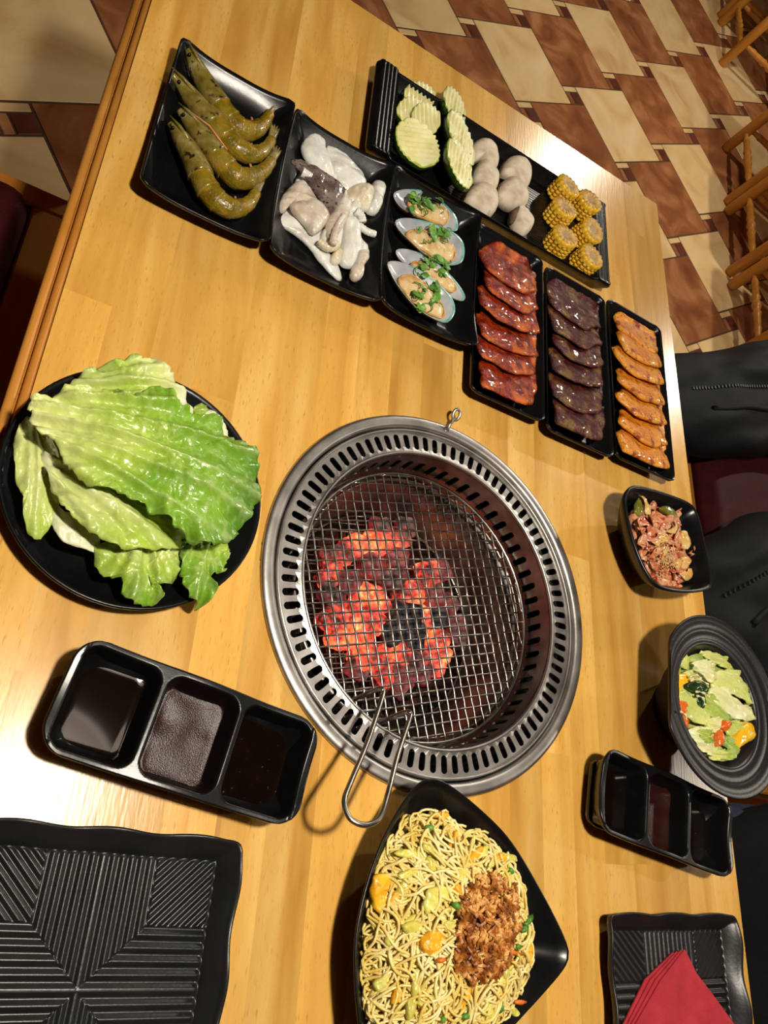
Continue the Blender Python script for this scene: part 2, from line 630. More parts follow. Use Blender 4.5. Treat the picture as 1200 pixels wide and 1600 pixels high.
for (x, y) in ((0.06, -0.1), (TW - 0.06, -0.1), (0.06, -TL + 0.1), (TW - 0.06, -TL + 0.1)):
    MB().bevel_box(x - 0.03, x + 0.03, y - 0.03, y + 0.03, 0, TZ - TT, 0.004).obj('leg', M['bench_wood'], table, smooth=False)
MB().box(0.07, TW - 0.07, -0.085, -0.06, TZ - 0.11, TZ - TT).obj('apron', M['bench_wood'], table, smooth=False)
MB().box(0.07, TW - 0.07, -TL + 0.06, -TL + 0.085, TZ - 0.11, TZ - TT).obj('apron', M['bench_wood'], table, smooth=False)
MB().box(0.05, 0.075, -TL + 0.1, -0.1, TZ - 0.11, TZ - TT).obj('apron', M['bench_wood'], table, smooth=False)
MB().box(TW - 0.075, TW - 0.05, -TL + 0.1, -0.1, TZ - 0.11, TZ - TT).obj('apron', M['bench_wood'], table, smooth=False)

# ================================================================== the grill
grill = thing('charcoal_grill', 'round stainless steel charcoal grill sunk into the beech table', 'grill', (GX, GY, TZ))
MB().lathe([(0.1715, -0.014), (0.1725, -0.001), (0.1735, 0.0022), (0.176, 0.0034), (0.181, 0.0036), (0.1842, 0.0028), (0.1855, 0.0002),
            (0.182, 0.0), (0.176, -0.014)], 128, closed=True).obj('outer_rim', M['steel'], grill)

def perforated(name, n, mp, s0, s1, c0, c1, hw, dep, m, parent):
    """band s0..s1 around the circle with n stadium shaped slots c0..c1; mp(theta, s, depth) -> point"""
    sq = [(1, 0), (1, .5), (1, 1), (.5, 1), (0, 1), (-.5, 1), (-1, 1), (-1, .5), (-1, 0), (-1, -.5), (-1, -1), (-.5, -1), (0, -1), (.5, -1), (1, -1), (1, -.5)]
    mb = MB()
    dt = 2 * pi / n
    cm, hl = (c0 + c1) / 2, (c1 - c0) / 2
    sm, sh = (s0 + s1) / 2, (s1 - s0) / 2
    for k in range(n):
        th = k * dt
        V = [mp(th + u * dt / 2, sm + v * sh, 0) for u, v in sq]
        sl = []
        for i in range(16):
            a = i * pi / 8
            u, v = hw * cos(a), (hl - hw) * (1 if sin(a) > 1e-6 else -1 if sin(a) < -1e-6 else 0) + hw * sin(a)
            sl.append((th + u / GR_SLOT, cm + v))
        V += [mp(t, s, 0) for t, s in sl] + [mp(t, s, dep) for t, s in sl]
        Fc = []
        for i in range(16):
            j = (i + 1) % 16
            Fc.append([i, j, 16 + j, 16 + i])
            Fc.append([16 + i, 16 + j, 32 + j, 32 + i])
        mb.add(V, Fc)
    return mb.obj(name, m, parent, smooth=False, normals=False)
GR_SLOT = 0.157
def ringmap(t, s, d):
    return Vector((s * cos(t), s * sin(t), -0.0015 + 0.0012 * sstep(0.150, 0.1455, s) - d))
sring = perforated('slotted_ring', 84, ringmap, 0.1465, 0.1675, 0.1492, 0.1650, 0.0033, 0.0014, M['steel'], grill)
MB().lathe([(0.1674, -0.0016), (0.1682, 0.0010), (0.1692, 0.0018), (0.1702, 0.0010), (0.1710, -0.004), (0.1708, -0.012), (0.1690, -0.012), (0.1685, -0.004)], 128, closed=True).obj('ring_lip', M['steel'], sring)
MB().lathe([(0.1466, -0.0002), (0.1452, 0.0006), (0.1440, -0.0002), (0.1432, -0.004), (0.1445, -0.004), (0.1456, -0.0015)], 128, closed=True).obj('ring_lip', M['steel'], sring)
GR_SLOT = 0.143
def wallmap(t, s, d):
    r = 0.1432 + d - 0.0015 * (s / 0.05)
    return Vector((r * cos(t), r * sin(t), -s))
perforated('inner_wall', 60, wallmap, 0.003, 0.052, 0.016, 0.0375, 0.0034, 0.002, M['steel_dark'], grill)
# outer pan seen through the slots, and the fire bowl under the grate
MB().lathe([(0.1695, -0.012), (0.168, -0.03), (0.160, -0.055), (0.152, -0.07)], 96).obj('outer_pan', M['steel_dark'], grill)
MB().lathe([(0.1417, -0.052), (0.1385, -0.054), (0.1350, -0.058), (0.130, -0.075), (0.120, -0.105), (0.112, -0.135), (0.100, -0.148), (0.05, -0.152), (0.0005, -0.152),
            (0.0005, -0.158), (0.11, -0.156), (0.124, -0.135), (0.152, -0.071), (0.1435, -0.053)], 96).obj('fire_bowl', M['ashsteel'], grill)
MB().lathe([(0.158, -0.005), (0.162, -0.06), (0.15, -0.15), (0.15, -0.2), (0.02, -0.2), (0.02, -0.205), (0.155, -0.205), (0.170, -0.06), (0.1765, -0.012), (0.172, -0.012)], 64).obj('housing', M['ashsteel'], grill)
# charcoal tray wires lying in the bowl
mbw = MB()
for k in range(-12, 13):
    a = k * 0.0095
    l = sqrt(max(0, 0.116 ** 2 - a * a))
    if l > 0.01:
        mbw.tube([(a, -l, -0.1135), (a, l, -0.1135)], 0.0011, 5)
        mbw.tube([(-l, a, -0.1117), (l, a, -0.1117)], 0.0011, 5)
mbw.lathe([(0.116 + 0.002 * cos(t), -0.1126 + 0.002 * sin(t)) for t in [q * pi / 3 for q in range(6)]], 64, closed=True)
o = mbw.obj('charcoal_rack', M['steel_dark'], grill)
o.rotation_euler = (0, 0, radians(12))
# small lug on the rim
mbl = MB()
mbl.tube([(-0.0005, 0.1775, 0.0035), (0.0008, 0.184, 0.0055), (0.003, 0.190, 0.009)], [0.0018, 0.0018, 0.0022], 8)
for rr, zz in ((0.0048, 0.0013), (0.0048, -0.0013)):
    pass
ringc = Vector((0.0045, 0.195, 0.0125))
mbl.tube([ringc + Vector((0.0042 * cos(t), 0.0052 * sin(t), 0.003 * sin(t))) for t in [2 * pi * k / 16 for k in range(16)]], 0.0017, 8, closed=True)
mbl.obj('lug', M['steel'], grill)

# grate: ring, wire mesh, handle with two uprights
gz = -0.036
grate = thing('grill_grate', 'square mesh wire grate with a bent loop handle lying inside the grill', 'grate', (GX, GY, TZ + gz))
mb = MB()
mb.lathe([(0.1365 + 0.0021 * cos(t), 0.0021 * sin(t)) for t in [q * pi / 4 for q in range(8)]], 96, closed=True)
mb.lathe([(0.1315 + 0.0014 * cos(t), -0.004 + 0.0014 * sin(t)) for t in [q * pi / 4 for q in range(8)]], 96, closed=True)
mb.obj('ring', M['steel_wire'], grate)
mb = MB()
ca, sa = cos(radians(15)), sin(radians(15))
pit = 0.0101
for k in range(-13, 14):
    a = (k + 0.25) * pit
    l2 = 0.1352 ** 2 - a * a
    if l2 <= 0.0003:
        continue
    l = sqrt(l2)
    for d in (0, 1):
        n_ = int(2 * l / pit) * 2 + 2
        path = []
        for q in range(n_ + 1):
            t = -l + 2 * l * q / n_
            wv = 0.0005 * cos(t / pit * pi + k * pi + d * pi)
            x, y = (t, a) if d == 0 else (a, t)
            path.append((x * ca - y * sa, x * sa + y * ca, wv))
        mb.tube(path, 0.00102, 6)
mb.obj('wire_mesh', M['steel_wire'], grate)
def gl(px, py, z):
    return at(px, py, z) - Vector((GX, GY, TZ + gz))
hp = [gl(543, 1097, gz), gl(569, 1086, 0.0), gl(590, 1077, 0.022), gl(597, 1077, 0.028), gl(597, 1090, 0.031), gl(574, 1160, 0.047), gl(548, 1222, 0.062), gl(538, 1252, 0.069),
      gl(545, 1276, 0.073), gl(560, 1287, 0.075), gl(578, 1288, 0.075), gl(594, 1276, 0.073), gl(606, 1240, 0.066), gl(622, 1178, 0.049),
      gl(640, 1124, 0.031), gl(640, 1113, 0.028), gl(632, 1113, 0.022), gl(609, 1122, 0.0), gl(583, 1133, gz)]
MB().tube(spline([tuple(p) for p in hp], 120, closed=False), 0.0021, 10).obj('handle', M['steel_wire'], grate)

# charcoal
hot = mat('glowing_charcoal', [(0.35, S(40, 36, 36)), (0.65, S(112, 104, 102))], 90, 0.9, bump=0.6, bscale=220,
          emis=[(0.34, (0.02, 0.0, 0.0, 1)), (0.43, (0.30, 0.012, 0.010, 1)), (0.52, (0.85, 0.06, 0.03, 1)), (0.62, (1.3, 0.22, 0.06, 1)), (0.78, (2.2, 0.95, 0.28, 1))])
dead = mat('ashen_charcoal', [(0.3, S(28, 28, 32)), (0.55, S(66, 68, 74)), (0.75, S(128, 128, 134))], 120, 0.9, bump=0.6, bscale=200)
dim = mat('dim_red_charcoal', [(0.3, S(48, 34, 34)), (0.6, S(120, 100, 100)), (0.75, S(176, 160, 158))], 110, 0.9, bump=0.6, bscale=200,
          emis=[(0.4, (0.0, 0.0, 0.0, 1)), (0.6, (0.16, 0.008, 0.01, 1)), (0.8, (0.4, 0.03, 0.03, 1))])
def coal(c, r, m, seed, label, sq=1.0):
    bm = bmesh.new()
    bmesh.ops.create_icosphere(bm, subdivisions=3, radius=1)
    V = []
    rz = R(0, pi)
    for v in bm.verts:
        p = v.co.copy()
        q = 7.0
        nrm = (abs(p.x) ** q + abs(p.y) ** q + abs(p.z) ** q) ** (1 / q)
        p = p / nrm * 0.92
        p *= 1 + 0.26 * nz(p.x * 0.9 + seed, p.y * 0.9, p.z * 0.9) + 0.05 * nz(p.x * 4 + seed, p.y * 4, p.z * 4)
        x, y = p.x * r * sq, p.y * r / sq
        v.co = Vector((x * cos(rz) - y * sin(rz), x * sin(rz) + y * cos(rz), p.z * r * 0.75))
    me = bpy.data.meshes.new('charcoal')
    bm.to_mesh(me)
    bm.free()
    me.shade_smooth()
    me.materials.append(m)
    o = link(bpy.data.objects.new('charcoal', me))
    o.location = c
    return tag(o, label, 'charcoal', 'charcoal lumps in the fire bowl')
cz = -0.100
ZC = (460, 700, 4.0)
coals = [((240, 680), 17, 'hot'), ((330, 640), 15, 'hot'), ((440, 610), 17, 'hot'), ((540, 590), 18, 'hot'), ((640, 560), 18, 'hot'), ((640, 680), 16, 'dim'), ((480, 740), 18, 'dim'),
         ((230, 800), 16, 'hot'), ((230, 920), 15, 'dim'), ((330, 850), 16, 'dim'), ((430, 930), 17, 'hot'), ((520, 950), 17, 'hot'), ((600, 800), 18, 'dim'), ((240, 1070), 17, 'hot'),
         ((350, 1040), 19, 'hot'), ((480, 1080), 18, 'hot'), ((270, 1180), 16, 'hot'), ((400, 1190), 17, 'hot'), ((720, 900), 19, 'hot'), ((830, 800), 18, 'hot'), ((860, 930), 15, 'dim'),
         ((660, 1080), 22, 'dead'), ((720, 1180), 18, 'dead'), ((600, 1160), 17, 'dead'), ((800, 1060), 15, 'hot'), ((870, 1080), 14, 'dead'), ((450, 1320), 18, 'hot'), ((560, 1330), 18, 'hot'), ((400, 1370), 14, 'dim'),
         ((640, 1290), 16, 'hot'), ((760, 1290), 17, 'hot'), ((880, 1220), 17, 'hot'), ((920, 1290), 13, 'hot'), ((570, 1430), 14, 'hot'), ((660, 1430), 17, 'dim'), ((780, 1400), 17, 'dim'), ((880, 1360), 14, 'hot'),
         ((1010, 1120), 16, 'dim'), ((1020, 1180), 12, 'dim'), ((960, 980), 13, 'dim'), ((540, 490), 14, 'dim'), ((690, 500), 14, 'dim'), ((650, 1500), 12, 'dim'), ((930, 760), 13, 'dim')]
CL = {'hot': (hot, 'glowing orange red lump of charcoal under the wire grate'), 'dim': (dim, 'dull red lump of charcoal crusted with pale ash'),
      'dead': (dead, 'burnt out dark grey lump of charcoal amid the glowing ones')}
for k, ((a, b), r, kd) in enumerate(coals):
    p = at(ZC[0] + a / ZC[2], ZC[1] + b / ZC[2], cz)
    p.z += R(-0.004, 0.003) + (0.004 if kd == 'dead' else 0)
    coal(p, r * 0.00086, CL[kd][0], k * 3.7, CL[kd][1], R(0.9, 1.2))
ashbed = MB()
Va, Fa = [Vector((0, 0, 0.004))], []
for j in range(1, 9):
    for i in range(40):
        a = 2 * pi * i / 40
        r = 0.096 * j / 8
        Va.append(Vector((r * cos(a), r * sin(a), 0.012 * (1 - (j / 8) ** 2) + 0.003 * (1 + nz(r * cos(a) * 60, r * sin(a) * 60)) + 0.004 * (j / 8) ** 6)))
for i in range(40):
    Fa.append([0, 1 + i, 1 + (i + 1) % 40])
for j in range(7):
    for i in range(40):
        Fa.append([1 + j * 40 + i, 1 + (j + 1) * 40 + i, 1 + (j + 1) * 40 + (i + 1) % 40, 1 + j * 40 + (i + 1) % 40])
o = mesh('ash', Va, Fa, M['ash'])
o.location = (GX, GY, TZ - 0.1515)
tag(o, 'grey ash bed beneath the charcoal in the fire bowl', 'ash', kind='stuff')

# ================================================================== lamps
M['shade'] = mat('lamp_shade', [(0.3, S(34, 22, 14)), (0.7, S(42, 28, 18))], 20, 0.6)
LAMP_LABELS = ['brown dome pendant lamp hanging over the grill table', 'brown dome pendant lamp over the aisle by the row of spindle chairs',
               'brown dome pendant lamp hanging behind the seated person', 'brown dome pendant lamp over the tiled floor beyond the table end']
LAMP_NAMES = ['table_lamp_light_offscreen', 'aisle_lamp_light_offscreen', 'chair_side_lamp_light_offscreen', 'far_floor_lamp_light_offscreen']
for (x, y, z, e), lb, ln_ in zip(LAMPS, LAMP_LABELS, LAMP_NAMES):
    t = thing('pendant_lamp', lb, 'lamp', (x, y, z), 0, 'pendant lamps')
    MB().lathe([(0.16, -0.02), (0.155, 0.02), (0.12, 0.08), (0.06, 0.12), (0.02, 0.13), (0.018, 0.127), (0.058, 0.116), (0.117, 0.077), (0.152, 0.018), (0.157, -0.02)], 40, closed=True).obj('shade', M['shade'], t)
    MB().tube([(0, 0, 0.12), (0, 0, H - z)], 0.004, 6).obj('cord', M['shade'], t)
    MB().lathe([(0.001, 0.062), (0.014, 0.06), (0.016, 0.10), (0.018, 0.128)], 16).obj('socket', M['shade'], t)
    ld = bpy.data.lights.new(ln_, 'POINT')
    ld.energy = e
    ld.color = LAMP_COL
    ld.shadow_soft_size = 0.04
    lo = link(bpy.data.objects.new(ln_, ld), t)
    lo.location = (0, 0, 0.0)

# ================================================================== seating
def bench(name, label, x0, x1, y0, y1, fr, fe):
    t = thing(name, label, 'bench', (0, 0, 0))
    z = 0.45
    MB().bevel_box(x0, x1, y1 - fe, y1, z - 0.06, z, 0.003).obj('end_rail', M['bench_wood'], t, smooth=False)
    MB().bevel_box(x0, x1, y0, y0 + fe, z - 0.06, z, 0.003).obj('end_rail', M['bench_wood'], t, smooth=False)
    MB().bevel_box(x0, x0 + fr, y0 + fe, y1 - fe, z - 0.06, z, 0.003).obj('side_rail', M['bench_wood'], t, smooth=False)
    MB().bevel_box(x1 - fr, x1, y0 + fe, y1 - fe, z - 0.06, z, 0.003).obj('side_rail', M['bench_wood'], t, smooth=False)
    for lx in (x0, x1 - 0.05):
        for ly in (y0, y1 - 0.05):
            MB().bevel_box(lx, lx + 0.05, ly, ly + 0.05, 0, z - 0.06, 0.004).obj('leg', M['bench_wood'], t, smooth=False)
    MB().box(x0 + 0.02, x1 - 0.02, y0 + 0.02, y1 - 0.02, z - 0.05, z - 0.031).obj('seat_board', M['bench_wood'], t, smooth=False)
    cx, cy = (x0 + x1) / 2, (y0 + y1) / 2
    cw, ch = x1 - x0 - 2 * fr - 0.004, y1 - y0 - 2 * fe - 0.004
    o = hdish('cushion', cw, ch, 0.03, lambda x, y, d: 0.012 + 0.03 * sqrt(max(0, 1 - (1 - min(1, d / 0.03)) ** 2)) + 0.004 * nz(x * 6, y * 6), M['maroon'], 40, 60, 0.004, 0.001, -0.03, t)
    o.location = (cx, cy, z)
    return t
bench('upholstered_bench', 'wooden bench with a maroon leather cushion, beside the moulded table edge', -0.50, 0.055, -1.30, -0.228, 0.093, 0.032)
bench('upholstered_bench', 'wooden bench with a maroon leather cushion, with black jackets lying on it', 1.15, 1.68, -0.837, -0.03, 0.088, 0.032)

# spindle chairs in a row by the aisle
def turned(p, q, r, n=26):
    p, q = Vector(p), Vector(q)
    path, rad = [], []
    for k in range(n + 1):
        t = k / n
        s = abs(t - 0.5) * 2
        rr = r * (0.62 + 0.38 * (1 - s ** 2))
        for c, wd, am in ((0.5, 0.03, 0.3), (0.38, 0.022, 0.22), (0.62, 0.022, 0.22), (0.16, 0.02, 0.2), (0.84, 0.02, 0.2)):
            rr += r * am * math.exp(-((t - c) / wd) ** 2)
        if abs(t - 0.44) < 0.02 or abs(t - 0.56) < 0.02:
            rr *= 0.8
        path.append(p.lerp(q, t))
        rad.append(rr)
    return path, rad
def make_chair(label):
    t = thing('spindle_chair', label, 'chair', (0, 0, 0), 0, 'row of spindle chairs')
    W_, D = 0.362, 0.37
    for lx in (0, D):
        for ly in (0, W_):
            MB().tube([(lx, ly, 0.0), (lx, ly, 0.012), (lx, ly, 0.2), (lx, ly, 0.43)], [0.018, 0.0225, 0.0225, 0.021], 14).obj('leg', M['chair_wood'], t)
    for (a, b) in (((0, 0.01, 0.105), (0, W_ - 0.01, 0.105)), ((D, 0.01, 0.105), (D, W_ - 0.01, 0.105)), ((0.01, 0, 0.125), (D - 0.01, 0, 0.125)), ((0.01, W_, 0.125), (D - 0.01, W_, 0.125))):
        p, r = turned(a, b, 0.014)
        MB().tube(p, r, 12).obj('stretcher', M['chair_wood'], t)
    o = hdish('seat', 0.43, 0.41, 0.05, lambda x, y, d: 0.024 - 0.012 * sstep(0.03, 0.12, d), M['chair_wood'], 24, 24, 0.012, 0.008, -0.012, t)
    o.location = (D / 2, W_ / 2, 0.43)
    for ly in (0, W_):
        MB().tube([(D, ly, 0.44), (D + 0.05, ly, 0.7), (D + 0.09, ly, 0.9)], [0.017, 0.016, 0.014], 12).obj('back_post', M['chair_wood'], t)
    for k in range(1, 5):
        y = W_ * k / 5
        p, r = turned((D + 0.012, y, 0.45), (D + 0.08, y, 0.86), 0.009)
        MB().tube(p, r, 10).obj('back_spindle', M['chair_wood'], t)
    o = MB().bevel_box(-0.012, 0.012, -0.02, W_ + 0.02, -0.035, 0.035, 0.006).obj('top_rail', M['chair_wood'], t, smooth=False)
    o.location = (D + 0.088, 0, 0.88)
    return t
ROW = [((2.540 + 0.009, 3.041), 'turned wood spindle chair at the end of the row, farthest from the table'), ((2.481, 2.617), 'turned wood spindle chair next to the gap in the row'),
       ((2.323, 1.606), 'turned wood spindle chair on the table side of the gap in the row'), ((2.253, 1.187), 'turned wood spindle chair between two others, legs close on both sides'),
       ((2.190, 0.760), 'turned wood spindle chair partly behind the black jacket')]
proto = make_chair(ROW[0][1])
for k, ((x, y), lb) in enumerate(ROW):
    c = proto if k == 0 else copy_tree(proto)
    c['label'] = lb
    c.location = (x, y, 0)
    c.rotation_euler = (0, 0, radians(-9.3))

# black jackets
M['nylon'] = mat('black_nylon', [(0.3, S(7, 7, 8)), (0.7, S(12, 12, 13))], 60, 0.7, spec=0.25, bump=0.25, bscale=300)
M['zip'] = mat('zip_metal', [(0.3, S(30, 30, 32)), (0.7, S(60, 60, 62))], 200, 0.5, metal=0.6)
def over(o, x, y):
    """height of a mesh object's surface under a vertical ray"""
    ok, loc, _, _ = o.ray_cast(Vector((x, y, 5)), Vector((0, 0, -1)))
    return loc.z if ok else 0
def drape(label, outline, zb, thick, seed, za, zc):
    t = thing('jacket', label, 'jacket', (0, 0, 0))
    b = pillow('body', outline, M['nylon'], zb, thick, t, 80, 24, 0.024, 13, 3.5, 0.3, seed, aniso=(0.5, 2.4))
    bpy.context.view_layer.update()
    mb = MB()
    n = 30
    for k in range(n):
        a = Vector(za).lerp(Vector(zc), k / (n - 1))
        zt = over(b, a.x, a.y) + 0.002
        mb.box(a.x - 0.0025, a.x + 0.0025, a.y - 0.003, a.y + 0.003, zt - 0.012, zt)
    mb.obj('zip', M['zip'], b, smooth=False)
    mb = MB()
    p = [Vector(za).lerp(Vector(zc), k / 20) + Vector((0.02, -0.05)) for k in range(21)]
    mb.tube([(q.x, q.y, over(b, q.x, q.y)) for q in p], 0.006, 8)
    mb.obj('seam', M['nylon'], b)
    return t
drape('black jacket with a pocket zip lying over the far end of the maroon bench',
      [(1.03, -0.22), (1.04, -0.09), (1.10, -0.03), (1.2, 0.02), (1.34, 0.10), (1.5, 0.19), (1.66, 0.26), (1.72, 0.1), (1.6, -0.10), (1.42, -0.15), (1.3, -0.20), (1.12, -0.25)], 0.4945, 0.09, 2.0, (1.12, -0.12), (1.36, -0.03))
drape('black jacket with a slanting zip heaped on the bench behind the salad bowl',
      [(1.01, -0.70), (0.99, -0.56), (1.05, -0.47), (1.17, -0.40), (1.28, -0.33), (1.36, -0.31), (1.48, -0.34), (1.62, -0.38), (1.68, -0.56), (1.6, -0.70), (1.4, -0.78), (1.15, -0.79)], 0.4945, 0.122, 8.0, (1.08, -0.56), (1.34, -0.40))

# ------------------------------------------------------------------ the seated person (only the lap reaches into the frame)
M['skin'] = mat('skin', [(0.3, S(196, 146, 112)), (0.7, S(214, 166, 132))], 20, 0.5, sss=0.1)
M['denim'] = mat('navy_denim', [(0.3, S(20, 30, 50)), (0.7, S(36, 50, 78))], 200, 0.8, bump=0.2, bscale=700)
M['knit'] = mat('black_fabric', [(0.3, S(10, 10, 11)), (0.7, S(15, 15, 16))], 80, 0.9, spec=0.2, bump=0.2, bscale=400)
M['hair'] = mat('dark_hair', [(0.3, S(22, 16, 12)), (0.7, S(36, 26, 20))], 80, 0.5)
M['shoe'] = mat('shoe_leather', [(0.3, S(24, 22, 20)), (0.7, S(34, 30, 28))], 50, 0.45)
def skin(name, J, ED, m, parent, sub=2):
    me = bpy.data.meshes.new(name)
    names = list(J)
    me.from_pydata([J[k][0] for k in names], [(names.index(a), names.index(b)) for a, b in ED], [])
    me.materials.append(m)
    o = link(bpy.data.objects.new(name, me), parent)
    md = o.modifiers.new('skin', 'SKIN')
    md.use_smooth_shade = True
    for i, k in enumerate(names):
        r = J[k][1]
        me.skin_vertices[0].data[i].radius = (r, r) if not isinstance(r, tuple) else r
        me.skin_vertices[0].data[i].use_root = (i == 0)
    s = o.modifiers.new('sub', 'SUBSURF')
    s.levels = s.render_levels = sub
    return o
pe = thing('person', 'seated person in a black top and navy jeans on the far side of the table', 'person', (1.30, -1.06, 0.0))
chain = lambda *a: list(zip(a, a[1:]))
skin('body', {
    'pelvis': ((0, 0, .60), .12), 'waist': ((.02, 0, .76), .115), 'chest': ((.03, 0, .95), .13), 'neck0': ((.02, 0, 1.09), .06), 'neck': ((.0, 0, 1.16), .052),
    'jaw': ((-.03, 0, 1.22), .07), 'head': ((-.015, 0, 1.30), .088), 'crown': ((-.005, 0, 1.36), .065),
    'shL': ((.02, .17, 1.05), .055), 'elL': ((.06, .26, .82), .042), 'wrL': ((.10, .24, .60), .028), 'paL': ((.09, .235, .535), .026),
    'shR': ((.02, -.17, 1.05), .055), 'elR': ((.06, -.26, .82), .042), 'wrR': ((.10, -.24, .60), .028), 'paR': ((.09, -.235, .535), .026),
    'hiL': ((-.03, .09, .56), .085), 'knL': ((-.45, .105, .53), .06), 'anL': ((-.44, .105, .10), .038),
    'hiR': ((-.03, -.09, .56), .085), 'knR': ((-.45, -.105, .53), .06), 'anR': ((-.44, -.105, .10), .038),
    **{f'f{s}{k}a': ((.06 + .019 * k, sg * .236, .49), .0085) for s, sg in (('L', 1), ('R', -1)) for k in range(4)},
    **{f'f{s}{k}b': ((.058 + .02 * k, sg * .232, .457 - .004 * (k in (1, 2))), .008) for s, sg in (('L', 1), ('R', -1)) for k in range(4)},
    'tL': ((.055, .225, .535), .0095), 'tL2': ((.04, .222, .505), .0085), 'tR': ((.055, -.225, .535), .0095), 'tR2': ((.04, -.222, .505), .0085),
}, chain('pelvis', 'waist', 'chest', 'neck0', 'neck', 'jaw', 'head', 'crown') + chain('chest', 'shL', 'elL', 'wrL', 'paL') + chain('chest', 'shR', 'elR', 'wrR', 'paR')
  + chain('pelvis', 'hiL', 'knL', 'anL') + chain('pelvis', 'hiR', 'knR', 'anR') + [e for s in 'LR' for k in range(4) for e in chain(f'pa{s}', f'f{s}{k}a', f'f{s}{k}b')]
  + chain('paL', 'tL', 'tL2') + chain('paR', 'tR', 'tR2'), M['skin'], pe)
skin('jeans', {'pelvis': ((0, 0, .58), .135), 'hiL': ((-.05, .10, .56), .098), 'thL': ((-.25, .105, .55), .085), 'knL': ((-.455, .105, .53), .072), 'shL': ((-.45, .105, .30), .06), 'anL': ((-.44, .105, .09), .055),
               'hiR': ((-.05, -.10, .56), .098), 'thR': ((-.25, -.105, .55), .085), 'knR': ((-.455, -.105, .53), .072), 'shR': ((-.45, -.105, .30), .06), 'anR': ((-.44, -.105, .09), .055)},
     chain('pelvis', 'hiL', 'thL', 'knL', 'shL', 'anL') + chain('pelvis', 'hiR', 'thR', 'knR', 'shR', 'anR'), M['denim'], pe)
skin('jacket', {'hem': ((-.01, 0, .60), .155), 'waist': ((.02, 0, .76), .14), 'chest': ((.03, 0, .95), .15), 'col': ((.015, 0, 1.10), .068),
                'shL': ((.02, .18, 1.04), .075), 'elL': ((.06, .26, .82), .058), 'wrL': ((.10, .245, .63), .042),
                'shR': ((.02, -.18, 1.04), .075), 'elR': ((.06, -.26, .82), .058), 'wrR': ((.10, -.245, .63), .042)},
     chain('hem', 'waist', 'chest', 'col') + chain('chest', 'shL', 'elL', 'wrL') + chain('chest', 'shR', 'elR', 'wrR'), M['knit'], pe)
# the long front of the jacket spread over the thighs
o = pillow('jacket_skirt', [(-.40, .06), (-.385, .11), (-.33, .145), (-.22, .178), (-.12, .195), (0, .20), (.1, .15), (.1, -.17), (0, -.22), (-.2, -.23), (-.38, -.21), (-.43, -.1), (-.38, 0.0)], M['knit'],
           lambda x, y: 0.57, 0.095, pe, 56, 12, 0.008, 14, 4, 0.25, 4.0)
for s in (1, -1):
    rdish('shoe', [(-.62, .105 * s + .03), (-.6, .105 * s + .05), (-.45, .105 * s + .045), (-.38, .105 * s + .03), (-.38, .105 * s - .03), (-.45, .105 * s - .045), (-.6, .105 * s - .05), (-.62, .105 * s - .03)],
          [(0.3, 0.09), (0.7, 0.075), (0.98, 0.04), (1.0, 0.02), (0.98, 0.0)], M['shoe'], 40, pe)
h = pillow('hair', [(.09 * cos(a) - .0, .085 * sin(a)) for a in [2 * pi * k / 12 for k in range(12)]], M['hair'], 1.30, 0.135, pe, 30, 8, 0.004, 30, 2.0, 0.2)
eye = mat('eye', [(0.5, S(20, 14, 10))], 1, 0.2)
for s in (1, -1):
    o = MB().lathe([(0.0005, -0.011), (0.008, -0.008), (0.011, 0), (0.008, 0.008), (0.0005, 0.011)], 12).obj('eye', eye, pe)
    o.location = (-0.092, 0.032 * s, 1.30)
    o = MB().lathe([(0.0005, -0.03), (0.012, -0.02), (0.016, 0), (0.012, 0.02), (0.0005, 0.03)], 12).obj('ear', M['skin'], pe)
    o.location = (-0.0, 0.088 * s, 1.28)
o = MB().tube([(-0.09, 0, 1.305), (-0.108, 0, 1.28), (-0.118, 0, 1.262), (-0.098, 0, 1.254)], [0.008, 0.011, 0.014, 0.008], 10).obj('nose', M['skin'], pe)
mth = mat('lips', [(0.5, S(168, 92, 80))], 1, 0.5)
o = MB().tube([(-0.085, -0.026, 1.222), (-0.099, 0, 1.222), (-0.085, 0.026, 1.222)], [0.003, 0.007, 0.003], 8).obj('mouth', mth, pe)
t = thing('dining_chair', 'wooden chair with a maroon seat under the seated person', 'chair', (1.34, -1.06, 0))
MB().bevel_box(-.22, .22, -.22, .20, .40, .445, .006).obj('seat', M['maroon'], t, smooth=False)
for lx in (-.2, .2):
    for ly in (-.2, .18):
        MB().bevel_box(lx - .018, lx + .018, ly - .018, ly + .018, 0, .40, .003).obj('leg', M['bench_wood'], t, smooth=False)
MB().bevel_box(.19, .22, -.22, .20, .445, .92, .006).obj('backrest', M['bench_wood'], t, smooth=False)

# ================================================================== dishes
def put(o, x, y, z=0.0, rz=0.0):
    o.location = (x, y, TZ + z)
    o.rotation_euler = (0, 0, rz)
    return o
def prof_z(prof, k):
    """inner surface height of a ring dish at scale k"""
    for (a, za), (b, zb_) in zip(prof, prof[1:]):
        if b < a:
            break
        if k <= b:
            return za + (zb_ - za) * max(0, (k - a) / (b - a))
        top = zb_
    return top
def local(x, y, cx, cy, rz):
    dx, dy = x - cx, y - cy
    return dx * cos(rz) + dy * sin(rz), -dx * sin(rz) + dy * cos(rz)
def edge_d(lx, ly, w, h, r):
    qx, qy = abs(lx) - (w / 2 - r), abs(ly) - (h / 2 - r)
    return -(hypot(max(qx, 0), max(qy, 0)) + min(max(qx, qy), 0) - r)
